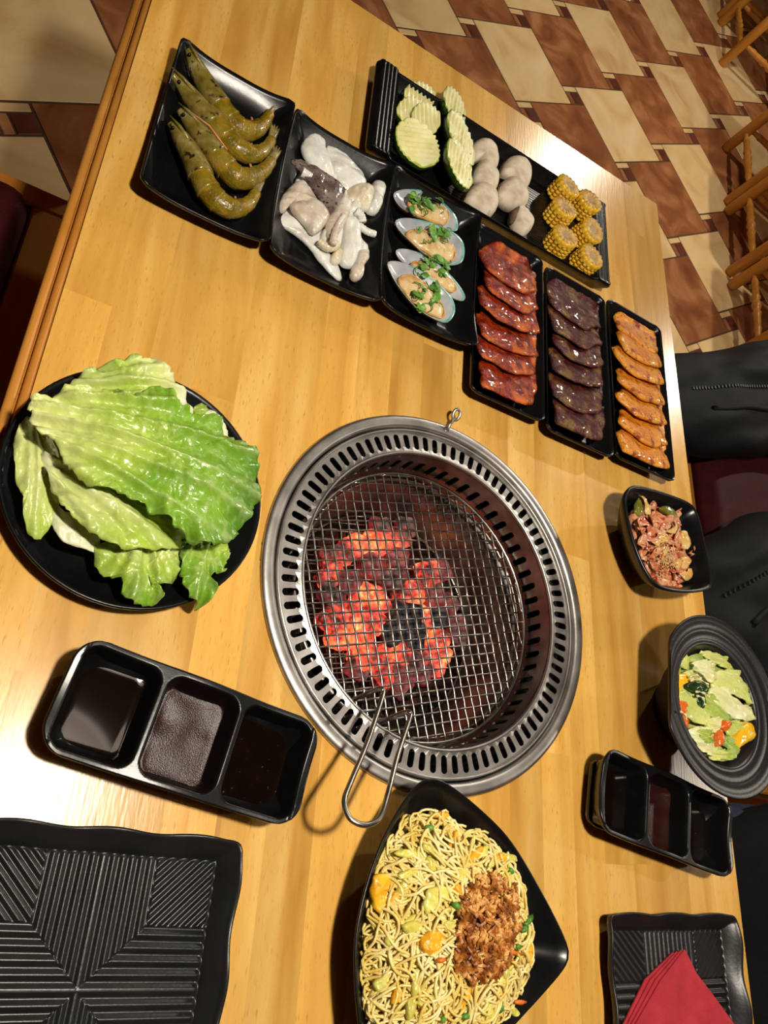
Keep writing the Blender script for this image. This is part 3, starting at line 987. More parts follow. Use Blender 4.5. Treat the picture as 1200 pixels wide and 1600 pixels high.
# three seafood plates with raised corners
def saddle(w, h):
    def f(x, y, d):
        cn = (abs(x) / (w / 2)) ** 3 * (abs(y) / (h / 2)) ** 3
        ex = (abs(y) / (h / 2)) ** 2
        rim = 0.019 + 0.013 * cn + 0.004 * ex * (1 - cn)
        k = 1 - min(1, d / 0.030)
        return 0.005 + (rim - 0.005) * k ** 1.7 + 0.0004 * sin((d) * 900) * (1 - k) * (d < 0.06)
    return f
SP = [(0.1115, -0.3660, 'black curved plate with raised corners holding raw shrimp'),
      (0.2370, -0.3740, 'black curved plate with raised corners holding raw squid'),
      (0.3610, -0.3740, 'black curved plate with raised corners holding mussels')]
for k, (x, y, lb) in enumerate(SP):
    o = hdish('plate', 0.1245, 0.198, 0.008, saddle(0.1245, 0.198), M['black'], 48, 64, 0.004, 0.026)
    tag(put(o, x, y, 0, radians(-0.8)), lb, 'plate', 'black seafood plates in a row')
# three meat plates
def tray_f(rim, wall):
    def f(x, y, d):
        k = 1 - min(1, d / wall)
        return 0.004 + (rim - 0.004) * k ** 1.4
    return f
for k, (x, y, lb) in enumerate([(0.4745, -0.4045, 'narrow black rectangular plate of red marinated pork'), (0.5840, -0.4130, 'narrow black rectangular plate of dark seasoned beef'),
                                (0.6940, -0.4100, 'narrow black rectangular plate of orange marinated chicken')]):
    o = hdish('plate', 0.1045, 0.2440, 0.009, tray_f(0.022, 0.017), M['black'], 40, 70, 0.004, 0.019)
    tag(put(o, x, y, 0, radians(-1.2)), lb, 'plate', 'narrow black meat plates')
# long vegetable tray with ribbed ends
vt = thing('serving_tray', 'long black tray with ribbed raised ends holding vegetables', 'tray', (0.4605, -0.1890, TZ), radians(-1.0))
VW, VH = 0.384, 0.150
def vtf(x, y, d):
    ax = VW / 2 - abs(x)
    side = 0.017 * (1 - min(1, (VH / 2 - abs(y)) / 0.012)) ** 1.3
    end = 0.0
    rib = 0.0006 * sin(y * 2 * pi / 0.0046) if (abs(x + 0.0) < 0.105 and VH / 2 - abs(y) > 0.014) else 0.0
    if ax < 0.036:
        e = sstep(0.036, 0.026, ax)
        end = e * (0.020 + 0.0014 * abs(sin((ax) * pi / 0.0052)))
        if ax < 0.003:
            end -= 0.004
    return max(0.005 + rib, 0.005 + side, 0.005 + end)
vtb = hdish('tray_body', VW, VH, 0.006, vtf, M['black'], 260, 110, 0.004, 0.008, 0.0, vt)
for sx in (-1, 1):
    mb = MB()
    xx = sx * (VW / 2 - 0.0285)
    for k in range(34):
        y = -VH / 2 + 0.008 + k * (VH - 0.016) / 33
        mb.box(xx - 0.0011, xx + 0.0011, y - 0.0011, y + 0.0011, 0.018, 0.0262)
    mb.obj('beaded_edge', M['black'], vtb, smooth=False)

# lettuce plate
def circ(cx, cy, r, n=20):
    return [(cx + r * cos(2 * pi * k / n), cy + r * sin(2 * pi * k / n)) for k in range(n)]
LPC = (0.106, -0.741)
o, c = rdish('plate', circ(LPC[0], LPC[1], 0.0985), [(0.4, 0.006), (0.70, 0.0065), (0.80, 0.009), (0.90, 0.0145), (0.955, 0.0195), (0.985, 0.0225), (1.0, 0.0215), (0.995, 0.0185), (0.90, 0.0125), (0.70, 0.0045), (0.58, 0.0), (0.55, 0.0)], M['black'], 96)
o.location.z = TZ
tag(o, 'round black plate piled with iceberg lettuce leaves', 'plate')

# triple sauce dishes
def sauce_f(w, h, depth=0.026):
    cw = (w - 0.004 * 2 - 0.005 * 2) / 3
    def f(x, y, d):
        rim = 0.035 + 0.0012 * cos(x / w * 4 * pi) - 0.0014 * (abs(x) > w / 2 - 0.006) * cos(y / h * 2 * pi)
        best = 1e9
        for k in (-1, 0, 1):
            cx = k * (cw + 0.004)
            r = 0.011
            qx, qy = abs(x - cx) - (cw / 2 - r), abs(y) - (h / 2 - 0.0035 - r)
            s = hypot(max(qx, 0), max(qy, 0)) + min(max(qx, qy), 0) - r
            best = min(best, s)
        if best >= 0:
            return rim
        return rim - depth * sstep(0, 0.0085, -best) ** 0.75
    return f
SW, SH = 0.1865, 0.0770
TRAYS = [((0.1735, -0.9195), radians(-10.5), 'black three compartment sauce dish between the lettuce plate and the large grooved plate', 'beside the lettuce plate'),
         ((0.6615, -0.9305), radians(-10.5), 'black three compartment sauce dish beside the salad bowl', 'beside the salad bowl')]
M['soy'] = mat('dark_soy_sauce', [(0.4, S(11, 6, 4)), (0.7, S(17, 9, 5))], 60, 0.06, spec=0.6)
M['bbq'] = mat('thick_brown_sauce', [(0.4, S(38, 13, 10)), (0.7, S(50, 19, 14))], 90, 0.28, bump=0.3, bscale=1100, bdist=0.0008, spec=0.3)
M['chili'] = speckle(mat('thin_dark_sauce', [(0.4, S(11, 6, 4)), (0.7, S(18, 9, 5))], 60, 0.07, spec=0.6), S(96, 48, 20), 260, 0.68)
for (cx, cy), rz, lb, wh in TRAYS:
    o = hdish('sauce_dish', SW, SH, 0.019, sauce_f(SW, SH), M['black'], 190, 84, 0.003, 0.0185)
    tag(put(o, cx, cy, 0, rz), lb, 'dish', 'triple sauce dishes')
    cw = (SW - 0.018) / 3
    for k, (mk, nm) in enumerate((('soy', 'dark glossy soy sauce'), ('bbq', 'thick grainy brown sauce'), ('chili', 'speckled thin dark sauce'))):
        zt = 0.0125 if k != 1 else 0.0150
        q = hdish('sauce', cw - 0.0085, SH - 0.0155, 0.010, lambda x, y, d, kk=k: (0.0006 * sstep(0.004, 0, d)) + (0.0012 * nz(x * 60, y * 60, kk) if kk == 1 else 0), M[mk], 20, 26, 0.004, 0.001, -0.008)
        v = Matrix.Rotation(rz, 2) @ Vector(((k - 1) * (cw + 0.004), 0))
        tag(put(q, cx + v.x, cy + v.y, zt, rz), f'{nm} in the sauce dish {wh}', 'sauce', 'sauces in the triple dishes')

# square grooved plates
PS = 0.184
def groove(x, y, wv=0.0009):
    B = 0.036
    ax, ay = abs(x), abs(y)
    if ax > B and ay > B:
        s = (ax - ay) if False else (x - y if x * y > 0 else x + y)
        return wv * sin(s / 1.4142 * 2 * pi / 0.0056)
    if ay > ax:
        return wv * 0.85 * sin(ax * 2 * pi / 0.0062 + 1.2)
    return wv * 1.15 * sin(ay * 2 * pi / 0.0076 + 1.2)
def sq_f(x, y, d):
    wob = 0.0018 * sin(x * 2 * pi / 0.06 + 0.6) + 0.0018 * sin(y * 2 * pi / 0.06 + 0.4)
    k = 1 - min(1, d / 0.0145)
    base = 0.006 + groove(x, y) * sstep(0.014, 0.017, d)
    lip = (0.0205 + wob - 0.006) * k ** 0.9 if d > 0.004 else (0.0205 + wob - 0.006) * ((1 - 0.276) ** 0.9 + 0.22 * sin(min(1, (0.004 - d) / 0.004) * pi / 2))
    return base + lip
SQ = [((0.1370, -1.0745), radians(-0.5), 'large square black plate with a grooved star pattern, empty', 320), ((0.6815, -1.1100), radians(1.2), 'square black grooved plate with a red napkin on it', 200)]
for (cx, cy), rz, lb, n in SQ:
    o = hdish('grooved_plate', PS, PS, 0.008, sq_f, M['matt'], n, n, 0.005, 0.014)
    # scalloped outline
    for v in o.data.vertices:
        ax, ay = abs(v.co.x), abs(v.co.y)
        m_ = max(ax, ay) / (PS / 2)
        if m_ > 0.8:
            s = (m_ - 0.8) / 0.2
            u = v.co.y if ax > ay else v.co.x
            k = 1 + 0.010 * s * (cos(u * 2 * pi / 0.058) - 0.4)
            v.co.x *= k
            v.co.y *= k
    tag(put(o, cx, cy, 0, rz), lb, 'plate', 'square grooved plates')

# noodle plate, kimchi bowl, salad bowl
NPO = [(.352, -.941), (.369, -.929), (.389, -.931), (.425, -.949), (.456, -.971), (.490, -1.010), (.510, -1.038), (.514, -1.050), (.508, -1.060), (.485, -1.077), (.455, -1.097), (.415, -1.124), (.375, -1.146),
       (.350, -1.150), (.333, -1.133), (.320, -1.095), (.312, -1.050), (.316, -1.014), (.330, -.975)]
noodle_plate, NC = rdish('noodle_plate', NPO, [(0.3, 0.009), (0.55, 0.010), (0.66, 0.014), (0.80, 0.024), (0.93, 0.036), (0.985, 0.0415), (1.0, 0.042), (1.005, 0.040), (0.985, 0.037), (0.80, 0.021), (0.60, 0.006), (0.5, 0.0), (0.46, 0.0)], M['black'], 110)
noodle_plate.location.z = TZ
tag(noodle_plate, 'deep black rounded triangular plate of fried noodles', 'plate')
KBO = [(.618, -.612), (.6225, -.594), (.640, -.580), (.690, -.573), (.735, -.573), (.748, -.585), (.752, -.630), (.753, -.672), (.742, -.684), (.705, -.696), (.664, -.700), (.646, -.688), (.628, -.655)]
kb, KC = rdish('bowl', KBO, [(0.3, 0.008), (0.55, 0.009), (0.70, 0.018), (0.84, 0.034), (0.93, 0.0445), (0.97, 0.046), (1.0, 0.0445), (0.985, 0.040), (0.84, 0.027), (0.62, 0.010), (0.44, 0.0), (0.40, 0.0)], M['black'], 90,
               zmod=lambda x, y, k: 0.007 * sstep(0.75, 1, k) * max(0, (x - y) / 0.14))
kb.location.z = TZ
tag(kb, 'small black bowl with an upswept corner holding kimchi', 'bowl')
SBC = (0.727, -0.817)
sb = thing('bowl', 'dark grey flanged bowl with two flat sides holding mixed salad', 'bowl', (SBC[0], SBC[1], TZ), radians(-8))
def flange(r, flat):
    return [(max(-flat, min(flat, r * cos(t))), r * sin(t)) for t in [2 * pi * k / 72 for k in range(72)]]
V, Fc = [], []
prof = [(0.0, 0.010, 0), (0.028, 0.010, 0), (0.044, 0.021, 0), (0.058, 0.044, 0), (0.0630, 0.055, 0), (0.0650, 0.0580, 0), (0.0668, 0.0570, 0), (0.0695, 0.0580, 0), (0.0760, 0.0600, 1), (0.078, 0.0592, 1), (0.0800, 0.0605, 1), (0.087, 0.0625, 1), (0.0895, 0.0618, 1), (0.0935, 0.0640, 1), (0.0950, 0.0628, 1),
        (0.0935, 0.0600, 1), (0.072, 0.053, 0), (0.062, 0.044, 0), (0.052, 0.024, 0), (0.038, 0.007, 0), (0.034, 0.0, 0), (0.0, 0.0, 0)]
for (r, z, fl) in prof:
    for (x, y) in flange(r, 0.0825 if fl else 1):
        V.append((x, y, z))
for j in range(len(prof) - 1):
    for k in range(72):
        l = (k + 1) % 72
        Fc.append([j * 72 + k, j * 72 + l, (j + 1) * 72 + l, (j + 1) * 72 + k])
mesh('bowl_body', V, Fc, M['matt'], sb)

# red napkin folded to a fan on the grooved plate
M['napkin'] = mat('red_paper_napkin', [(0.3, S(160, 34, 48)), (0.7, S(182, 46, 58))], 60, 0.85, bump=0.25, bscale=500)
np_ = thing('napkin', 'folded red paper napkin lying on the grooved plate', 'napkin', (0.690, -1.050, TZ + 0.008))
a_, b_, c_ = Vector((0.688, -1.0470)), Vector((0.770, -1.150)), Vector((0.600, -1.150))
for k in range(4):
    s = k * 0.0032
    zt = 0.0058 - k * 0.0024
    tri = [Vector((0.692 - k * 0.0035, -1.048 - k * 0.001)), Vector((0.706, -1.068 - s)), Vector((0.727, -1.086)), Vector((0.7545, -1.111)), Vector((0.7545, -1.170)), Vector((0.6065, -1.170)), Vector((0.6065, -1.116 - s)), Vector((0.618 - k * 0.003, -1.106)), Vector((0.655 - k * 0.005, -1.073))]
    P = [Vector((p.x, p.y, TZ + 0.008 + zt + 0.0007 * k)) - np_.location for p in tri]
    Q = [p - Vector((0, 0, 0.0014)) for p in P]
    n = len(P)
    mesh('fold', P + Q, [list(range(n)), list(range(2 * n - 1, n - 1, -1))] + [[i, (i + 1) % n, n + (i + 1) % n, n + i] for i in range(n)], M['napkin'], np_, smooth=False)

# ================================================================== food
def ell(Z, cx, cy, a, b, rot, z, n=14, wob=0.06, seed=0):
    """outline in world xy of an ellipse drawn on a zoomed photo region"""
    out = []
    r = radians(rot)
    for k in range(n):
        t = 2 * pi * k / n
        f = 1 + wob * nz(cos(t) * 1.7 + seed * 3.1, sin(t) * 1.7, seed)
        x, y = a * f * cos(t), b * f * sin(t)
        out.append((cx + x * cos(r) - y * sin(r), cy + x * sin(r) + y * cos(r)))
    return px_outline(Z, out, z)
def shifted(o, dz=0):
    return o
def solo(o, label, cat, group=None):
    centre(o)
    return tag(o, label, cat, group)

# ---- shrimp
M['shrimp'] = speckle(mat('marinated_shrimp', [(0.32, S(104, 86, 16)), (0.5, S(136, 114, 28)), (0.64, S(140, 126, 66)), (0.78, S(164, 154, 116))], 60, 0.2, bump=0.5, bscale=420, coat=0.5),
                      S(170, 112, 14), 120, 0.56, 0.16)
M['shrimp_tail'] = mat('shrimp_tail', [(0.3, S(92, 74, 40)), (0.7, S(158, 142, 92))], 120, 0.25, coat=0.4)
M['shrimp_head'] = speckle(mat('shrimp_head', [(0.3, S(96, 80, 22)), (0.55, S(130, 114, 52)), (0.75, S(156, 146, 110))], 90, 0.22, bump=0.3, bscale=300, coat=0.4), S(44, 34, 20), 130, 0.60, 0.08)
M['shrimp_pink'] = mat('shrimp_legs', [(0.3, S(196, 110, 76)), (0.7, S(222, 160, 124))], 100, 0.3)
M['darkeye'] = mat('shrimp_eye', [(0.5, S(16, 10, 8))], 1, 0.15)
ZS = (240, 60, 5.3333)
SH_ = [([(285, 100), (350, 240), (440, 400), (530, 545), (620, 665), (715, 755), (820, 770), (915, 715), (960, 640), (1012, 560)], 0.0, 'raw marinated shrimp nearest the table end, straight head end on the plate rim'),
       ([(160, 310), (270, 445), (380, 580), (480, 690), (580, 810), (680, 910), (800, 965), (900, 945), (975, 860), (1022, 720)], 0.003, 'second raw marinated shrimp from the table end, long straight body'),
       ([(215, 600), (320, 720), (420, 850), (500, 960), (590, 1070), (690, 1160), (800, 1165), (905, 1110), (975, 1030), (1040, 900)], 0.006, 'raw marinated shrimp lying between two others, with a pinkish feeler'),
       ([(140, 710), (230, 840), (320, 990), (380, 1120), (440, 1250), (530, 1360), (650, 1420), (770, 1390), (845, 1300), (900, 1150)], 0.004, 'raw marinated shrimp nearest the grill with a tightly curled tail')]
for k, (path, dz, lb) in enumerate(SH_):
    P = []
    for q_, (a, b) in enumerate(path):
        zz_ = 0.0185 + dz
        rr_ = 0.0075 if q_ == 0 else 0.0115 if q_ < 7 else 0.0085
        for _ in range(4):
            p = at(ZS[0] + a / ZS[2], ZS[1] + b / ZS[2], zz_)
            lx, ly = local(p.x, p.y, SP[0][0], SP[0][1], radians(-0.8))
            e_ = edge_d(lx, ly, 0.1245, 0.198, 0.008)
            srf = saddle(0.1245, 0.198)(max(-.0622, min(.0622, lx)), max(-.099, min(.099, ly)), max(0, e_))
            zz_ = max(0.0165 + dz, srf + rr_)
        P.append(p)
    C_ = spline([tuple(p) for p in P], 90, closed=False)
    base = Vector((C_[45].x, C_[45].y, TZ + 0.006))
    t = thing('shrimp', lb, 'shrimp', base, 0, 'raw shrimp on the black plate')
    seg = [0.36, 0.46, 0.55, 0.64, 0.73, 0.81]
    def rad(u):
        if u < 0.36:
            return 0.0062 + 0.0056 * sin(min(1, u / 0.36) * pi / 2)
        return 0.0118 - 0.0062 * sstep(0.5, 0.92, u)
    N_ = len(C_)
    def tube_part(u0, u1, name, m, flare=0.0):
        i0, i1 = int(u0 * (N_ - 1)), int(u1 * (N_ - 1))
        mb = MB()
        V, Fc = [], []
        n = 14
        idx = list(range(i0, i1 + 1))
        for q, i in enumerate(idx):
            a = C_[max(0, i - 1)]
            b = C_[min(N_ - 1, i + 1)]
            T = (b - a).normalized()
            side = T.cross(Vector((0, 0, 1))).normalized()
            up = Vector((0, 0, 1))
            u = i / (N_ - 1)
            r = rad(u) * (1 + flare * (q / max(1, len(idx) - 1)) ** 3)
            if name == 'head':
                r *= 0.55 + 0.45 * sstep(0, 0.12, u)
            for s in range(n):
                an = 2 * pi * s / n
                V.append(C_[i] + side * r * cos(an) + up * r * (1.0 if sin(an) > 0 else 0.9) * sin(an) - base)
        for q in range(len(idx) - 1):
            for s in range(n):
                l = (s + 1) % n
                Fc.append([q * n + s, q * n + l, (q + 1) * n + l, (q + 1) * n + s])
        Fc.append(list(range(n)))
        Fc.append([(len(idx) - 1) * n + s for s in range(n - 1, -1, -1)])
        return mesh(name, V, Fc, m, t)
    hd = tube_part(0.0, 0.36, 'head', M['shrimp_head'], 0.10)
    for a, b in zip(seg, seg[1:]):
        tube_part(a - 0.012, b + 0.02, 'shell_segment', M['shrimp'], 0.09)
    tube_part(0.80, 0.90, 'shell_segment', M['shrimp'])
    # tail fan
    T = (C_[-1] - C_[int(0.88 * N_)]).normalized()
    side = T.cross(Vector((0, 0, 1)))
    root = C_[int(0.885 * N_)]
    ln = (C_[-1] - root).length
    for q in (-1, -0.35, 0.35, 1):
        d = (T + side * 0.17 * q).normalized()
        pts = []
        for s in range(7):
            v = s / 6
            pts.append((root + d * ln * v * (1.0 - 0.08 * abs(q)) - base, 0.0006 + 0.0034 * (1 - v) ** 0.7 * (0.7 + 0.3 * sin(pi * v))))
        o = MB().tube([p for p, _ in pts], [r for _, r in pts], 8).obj('tail_fin', M['shrimp_tail'], t)
    # legs along the inner side
    inner = side * (1 if k >= 0 else -1)
    mb = MB()
    for u in (0.42, 0.5, 0.58, 0.66, 0.74):
        i = int(u * N_)
        Tt = (C_[i + 1] - C_[i - 1]).normalized()
        sd = -(Tt.cross(Vector((0, 0, 1))))
        p = C_[i] + sd * 0.007 - Vector((0, 0, 0.003))
        mb.tube([p - base, p + sd * 0.006 + Tt * 0.004 - base, p + sd * 0.0075 + Tt * 0.009 - Vector((0, 0, 0.004)) - base], [0.0014, 0.0012, 0.0005], 6)
    mb.obj('swimmerets', M['shrimp_pink'], t)
    T0 = (C_[4] - C_[0]).normalized()
    s0 = T0.cross(Vector((0, 0, 1)))
    MB().tube([C_[14] + Vector((0, 0, 0.009)) - base, C_[6] + Vector((0, 0, 0.0085)) - base, C_[0] - T0 * 0.004 + Vector((0, 0, 0.006)) - base], [0.002, 0.0016, 0.0004], 6).obj('rostrum', M['shrimp_head'], hd)
    for s in (-1, 1):
        o = MB().lathe([(0.0002, -0.002), (0.0015, -0.0014), (0.002, 0), (0.0015, 0.0014), (0.0002, 0.002)], 10).obj('eye', M['darkeye'], hd)
        o.location = C_[5] + s0 * s * 0.0042 + Vector((0, 0, 0.004)) - base
    if k == 2:
        MB().tube([C_[4] + Vector((0, 0, .008)) - base, C_[18] + Vector((.002, .003, .014)) - base, C_[34] + Vector((.004, .004, .012)) - base], [0.0008, 0.0008, 0.0005], 6).obj('feeler', M['shrimp_pink'], hd)

# ---- squid
M['squid'] = mat('raw_squid', [(0.3, S(206, 202, 194)), (0.5, S(228, 227, 220)), (0.75, S(240, 241, 236))], 40, 0.22, bump=0.42, bscale=320, coat=0.4, sss=0.3)
M['squid_cream'] = mat('cream_squid', [(0.3, S(206, 186, 150)), (0.5, S(220, 208, 182)), (0.75, S(232, 228, 216))], 50, 0.22, bump=0.45, bscale=320, coat=0.4, sss=0.3)
M['squid_skin'] = speckle(mat('purple_squid_skin', [(0.3, S(70, 54, 54)), (0.5, S(108, 92, 86)), (0.75, S(158, 146, 136))], 60, 0.2, coat=0.5, bump=0.1), S(52, 34, 40), 260, 0.56, 0.08)
M['squid_tan'] = mat('tan_squid', [(0.3, S(178, 152, 130)), (0.5, S(212, 198, 182)), (0.7, S(228, 222, 212))], 45, 0.22, bump=0.45, bscale=320, coat=0.4, sss=0.2)
ZQ = (420, 190, 6.0)
SQUID = [([(95, 930), (200, 830), (300, 850), (370, 930), (500, 1040), (560, 1200), (650, 1340), (672, 1430), (620, 1430), (480, 1290), (400, 1180), (250, 1040)], 0.007, 0.007, 'squid', 'long white strip of squid along the plate edge towards the grill'),
         ([(330, 480), (520, 420), (700, 520), (880, 640), (860, 900), (760, 1150), (560, 1120), (380, 960), (260, 760)], 0.006, 0.010, 'squid', 'broad white squid sheet underneath the heap'),
         ([(470, 80), (530, 150), (545, 280), (600, 420), (600, 500), (520, 470), (430, 410), (350, 300), (330, 210), (400, 120)], 0.010, 0.010, 'squid', 'white pointed squid fin with a ridge, next to the shrimp plate corner'),
         ([(565, 230), (700, 290), (830, 400), (910, 550), (780, 610), (660, 520), (610, 400)], 0.008, 0.011, 'squid', 'smooth white squid flap beside the pointed fin'),
         ([(780, 610), (900, 570), (980, 600), (1000, 700), (960, 800), (880, 790), (770, 720)], 0.010, 0.013, 'squid_cream', 'creamy folded squid piece against the thick squared one'),
         ([(985, 660), (1005, 545), (1090, 560), (1100, 640), (1040, 820), (950, 800)], 0.009, 0.016, 'squid', 'thick squared white squid piece on the side of the mussel plate'),
         ([(120, 770), (170, 650), (300, 545), (420, 570), (480, 650), (460, 740), (260, 745), (160, 820)], 0.010, 0.012, 'squid_tan', 'curled squid piece with a tan edge beside the dark skin'),
         ([(240, 380), (280, 355), (400, 400), (560, 490), (720, 650), (630, 810), (580, 850), (480, 700), (330, 480)], 0.020, 0.006, 'squid_skin', 'sheet of squid with dark purple grey skin on top of the heap'),
         ([(230, 760), (330, 735), (440, 720), (540, 800), (560, 900), (440, 1020), (360, 930), (270, 840)], 0.014, 0.014, 'squid_tan', 'squid head piece with a pinkish hollow in the middle of the heap'),
         ([(730, 640), (775, 760), (750, 880), (660, 1040), (600, 1140), (560, 1000), (580, 880), (680, 720)], 0.016, 0.014, 'squid_tan', 'pinkish squid tentacle base running down the middle of the heap'),
         ([(740, 900), (840, 920), (880, 1080), (940, 1200), (880, 1300), (760, 1330), (690, 1260), (720, 1100)], 0.010, 0.016, 'squid', 'thick pale squid arm bundle near the grill side rim'),
         ([(850, 1210), (930, 1190), (945, 1270), (895, 1350), (890, 1430), (830, 1465), (785, 1420), (810, 1320)], 0.014, 0.012, 'squid_tan', 'brown tipped squid arm end beside the bundle'),
         ([(520, 1010), (560, 990), (600, 1040), (600, 1110), (550, 1130), (510, 1080)], 0.012, 0.012, 'squid', 'small round white squid lump by the long strip'),
         ([(600, 1240), (660, 1180), (710, 1220), (690, 1290), (640, 1330), (590, 1300)], 0.010, 0.010, 'squid_cream', 'small yellowish squid scrap by the long strip'),
         ([(790, 740), (850, 760), (860, 810), (810, 835), (770, 800)], 0.012, 0.010, 'squid', 'small round squid lump under the creamy fold')]
for k, (pts, zb, th, mk, lb) in enumerate(SQUID):
    mx_, my_ = sum(p[0] for p in pts) / len(pts), sum(p[1] for p in pts) / len(pts)
    pts = [(mx_ + (p[0] - mx_) * 1.12, my_ + (p[1] - my_) * 1.12) for p in pts]
    o = pillow('squid_piece', px_outline(ZQ, pts, zb + th * 0.6), M[mk], TZ + zb, th * 0.85, None, 80, 14, 0.0022, 110, 3.2, 0.22, k * 2.3, aniso=(k * 1.1, 2.5))
    solo(o, lb, 'squid', 'raw squid pieces')
def tent(pts, z, r0, r1, mk, lb):
    P = spline([tuple(at(ZQ[0] + a / ZQ[2], ZQ[1] + b / ZQ[2], z)) for a, b in pts], 24, closed=False)
    o = MB().tube(P, [r0 + (r1 - r0) * k / 23 + 0.0004 * sin(k * 1.9) for k in range(24)], 10).obj('squid_piece', M[mk])
    solo(o, lb, 'squid', 'raw squid pieces')
tent([(840, 970), (920, 1030), (995, 1055)], 0.016, 0.0042, 0.0038, 'squid', 'stubby white squid arm pointing to the mussel plate')
tent([(470, 1120), (520, 1165), (590, 1180), (640, 1150)], 0.020, 0.0042, 0.0048, 'squid_cream', 'bent cream squid sucker strip on the heap')
tent([(700, 880), (640, 980), (610, 1080), (600, 1150)], 0.028, 0.003, 0.004, 'squid_tan', 'thin tan squid arm lying along the middle of the heap')
tent([(310, 470), (345, 490), (395, 520)], 0.022, 0.0052, 0.0042, 'squid', 'small white squid nub beside the dark skin')
tent([(815, 840), (860, 880), (880, 940)], 0.018, 0.005, 0.0045, 'squid', 'short knobby squid arm above the stubby one')

# ---- mussels
M['nacre'] = mat('mussel_nacre', [(0.3, S(138, 142, 152)), (0.7, S(190, 194, 198))], 40, 0.2, coat=0.4)
M['shell_out'] = mat('mussel_shell_outside', [(0.3, S(66, 44, 24)), (0.6, S(116, 82, 44)), (0.8, S(52, 66, 48))], 50, 0.35)
M['shell_lip'] = mat('green_shell_lip', [(0.3, S(74, 142, 134)), (0.7, S(138, 190, 182))], 60, 0.25, coat=0.4)
M['mussel'] = speckle(mat('mussel_meat', [(0.3, S(198, 158, 96)), (0.5, S(222, 192, 138)), (0.75, S(236, 216, 174))], 70, 0.28, bump=0.3, bscale=200, coat=0.3, sss=0.2), S(120, 104, 70), 120, 0.66, 0.08)
M['mussel_rim'] = mat('orange_mantle', [(0.3, S(186, 124, 54)), (0.7, S(216, 168, 98))], 60, 0.3, coat=0.3)
M['herb'] = mat('green_herb', [(0.3, S(58, 106, 26)), (0.55, S(92, 146, 46)), (0.75, S(150, 186, 96))], 60, 0.4, rand=0.12)
ZM = (550, 200, 4.4444)
MUS = [([(290, 455), (370, 425), (520, 440), (640, 520), (720, 610), (738, 690), (700, 715), (560, 660), (420, 600), (320, 530)], [(400, 500), (520, 510), (650, 545), (685, 610), (650, 660), (560, 640), (440, 580)], (500, 520, 150, 90), 'green lipped mussel next to the vegetable tray, herbs over its middle'),
       ([(305, 640), (400, 625), (560, 660), (700, 720), (775, 800), (775, 910), (720, 950), (620, 940), (500, 870), (400, 780), (320, 700)], [(385, 720), (450, 695), (540, 710), (660, 770), (728, 840), (710, 910), (620, 910), (500, 840), (410, 770)], (570, 740, 140, 70), 'plump green lipped mussel with an orange mantle and wide pale lip'),
       ([(305, 850), (380, 840), (500, 880), (620, 960), (720, 1060), (785, 1160), (770, 1200), (700, 1180), (560, 1100), (420, 980), (330, 910)], [(420, 930), (520, 920), (620, 980), (700, 1050), (735, 1110), (690, 1130), (580, 1060), (480, 1000)], (570, 960, 130, 90), 'narrow mussel wedged between its two larger neighbours'),
       ([(250, 930), (340, 930), (480, 990), (620, 1100), (700, 1190), (715, 1280), (660, 1350), (560, 1320), (440, 1240), (330, 1110), (265, 1000)], [(330, 1040), (400, 1010), (490, 1050), (580, 1150), (650, 1240), (640, 1310), (560, 1290), (460, 1220), (370, 1130)], (530, 1170, 110, 120), 'green lipped mussel nearest the plate edge facing the grill')]
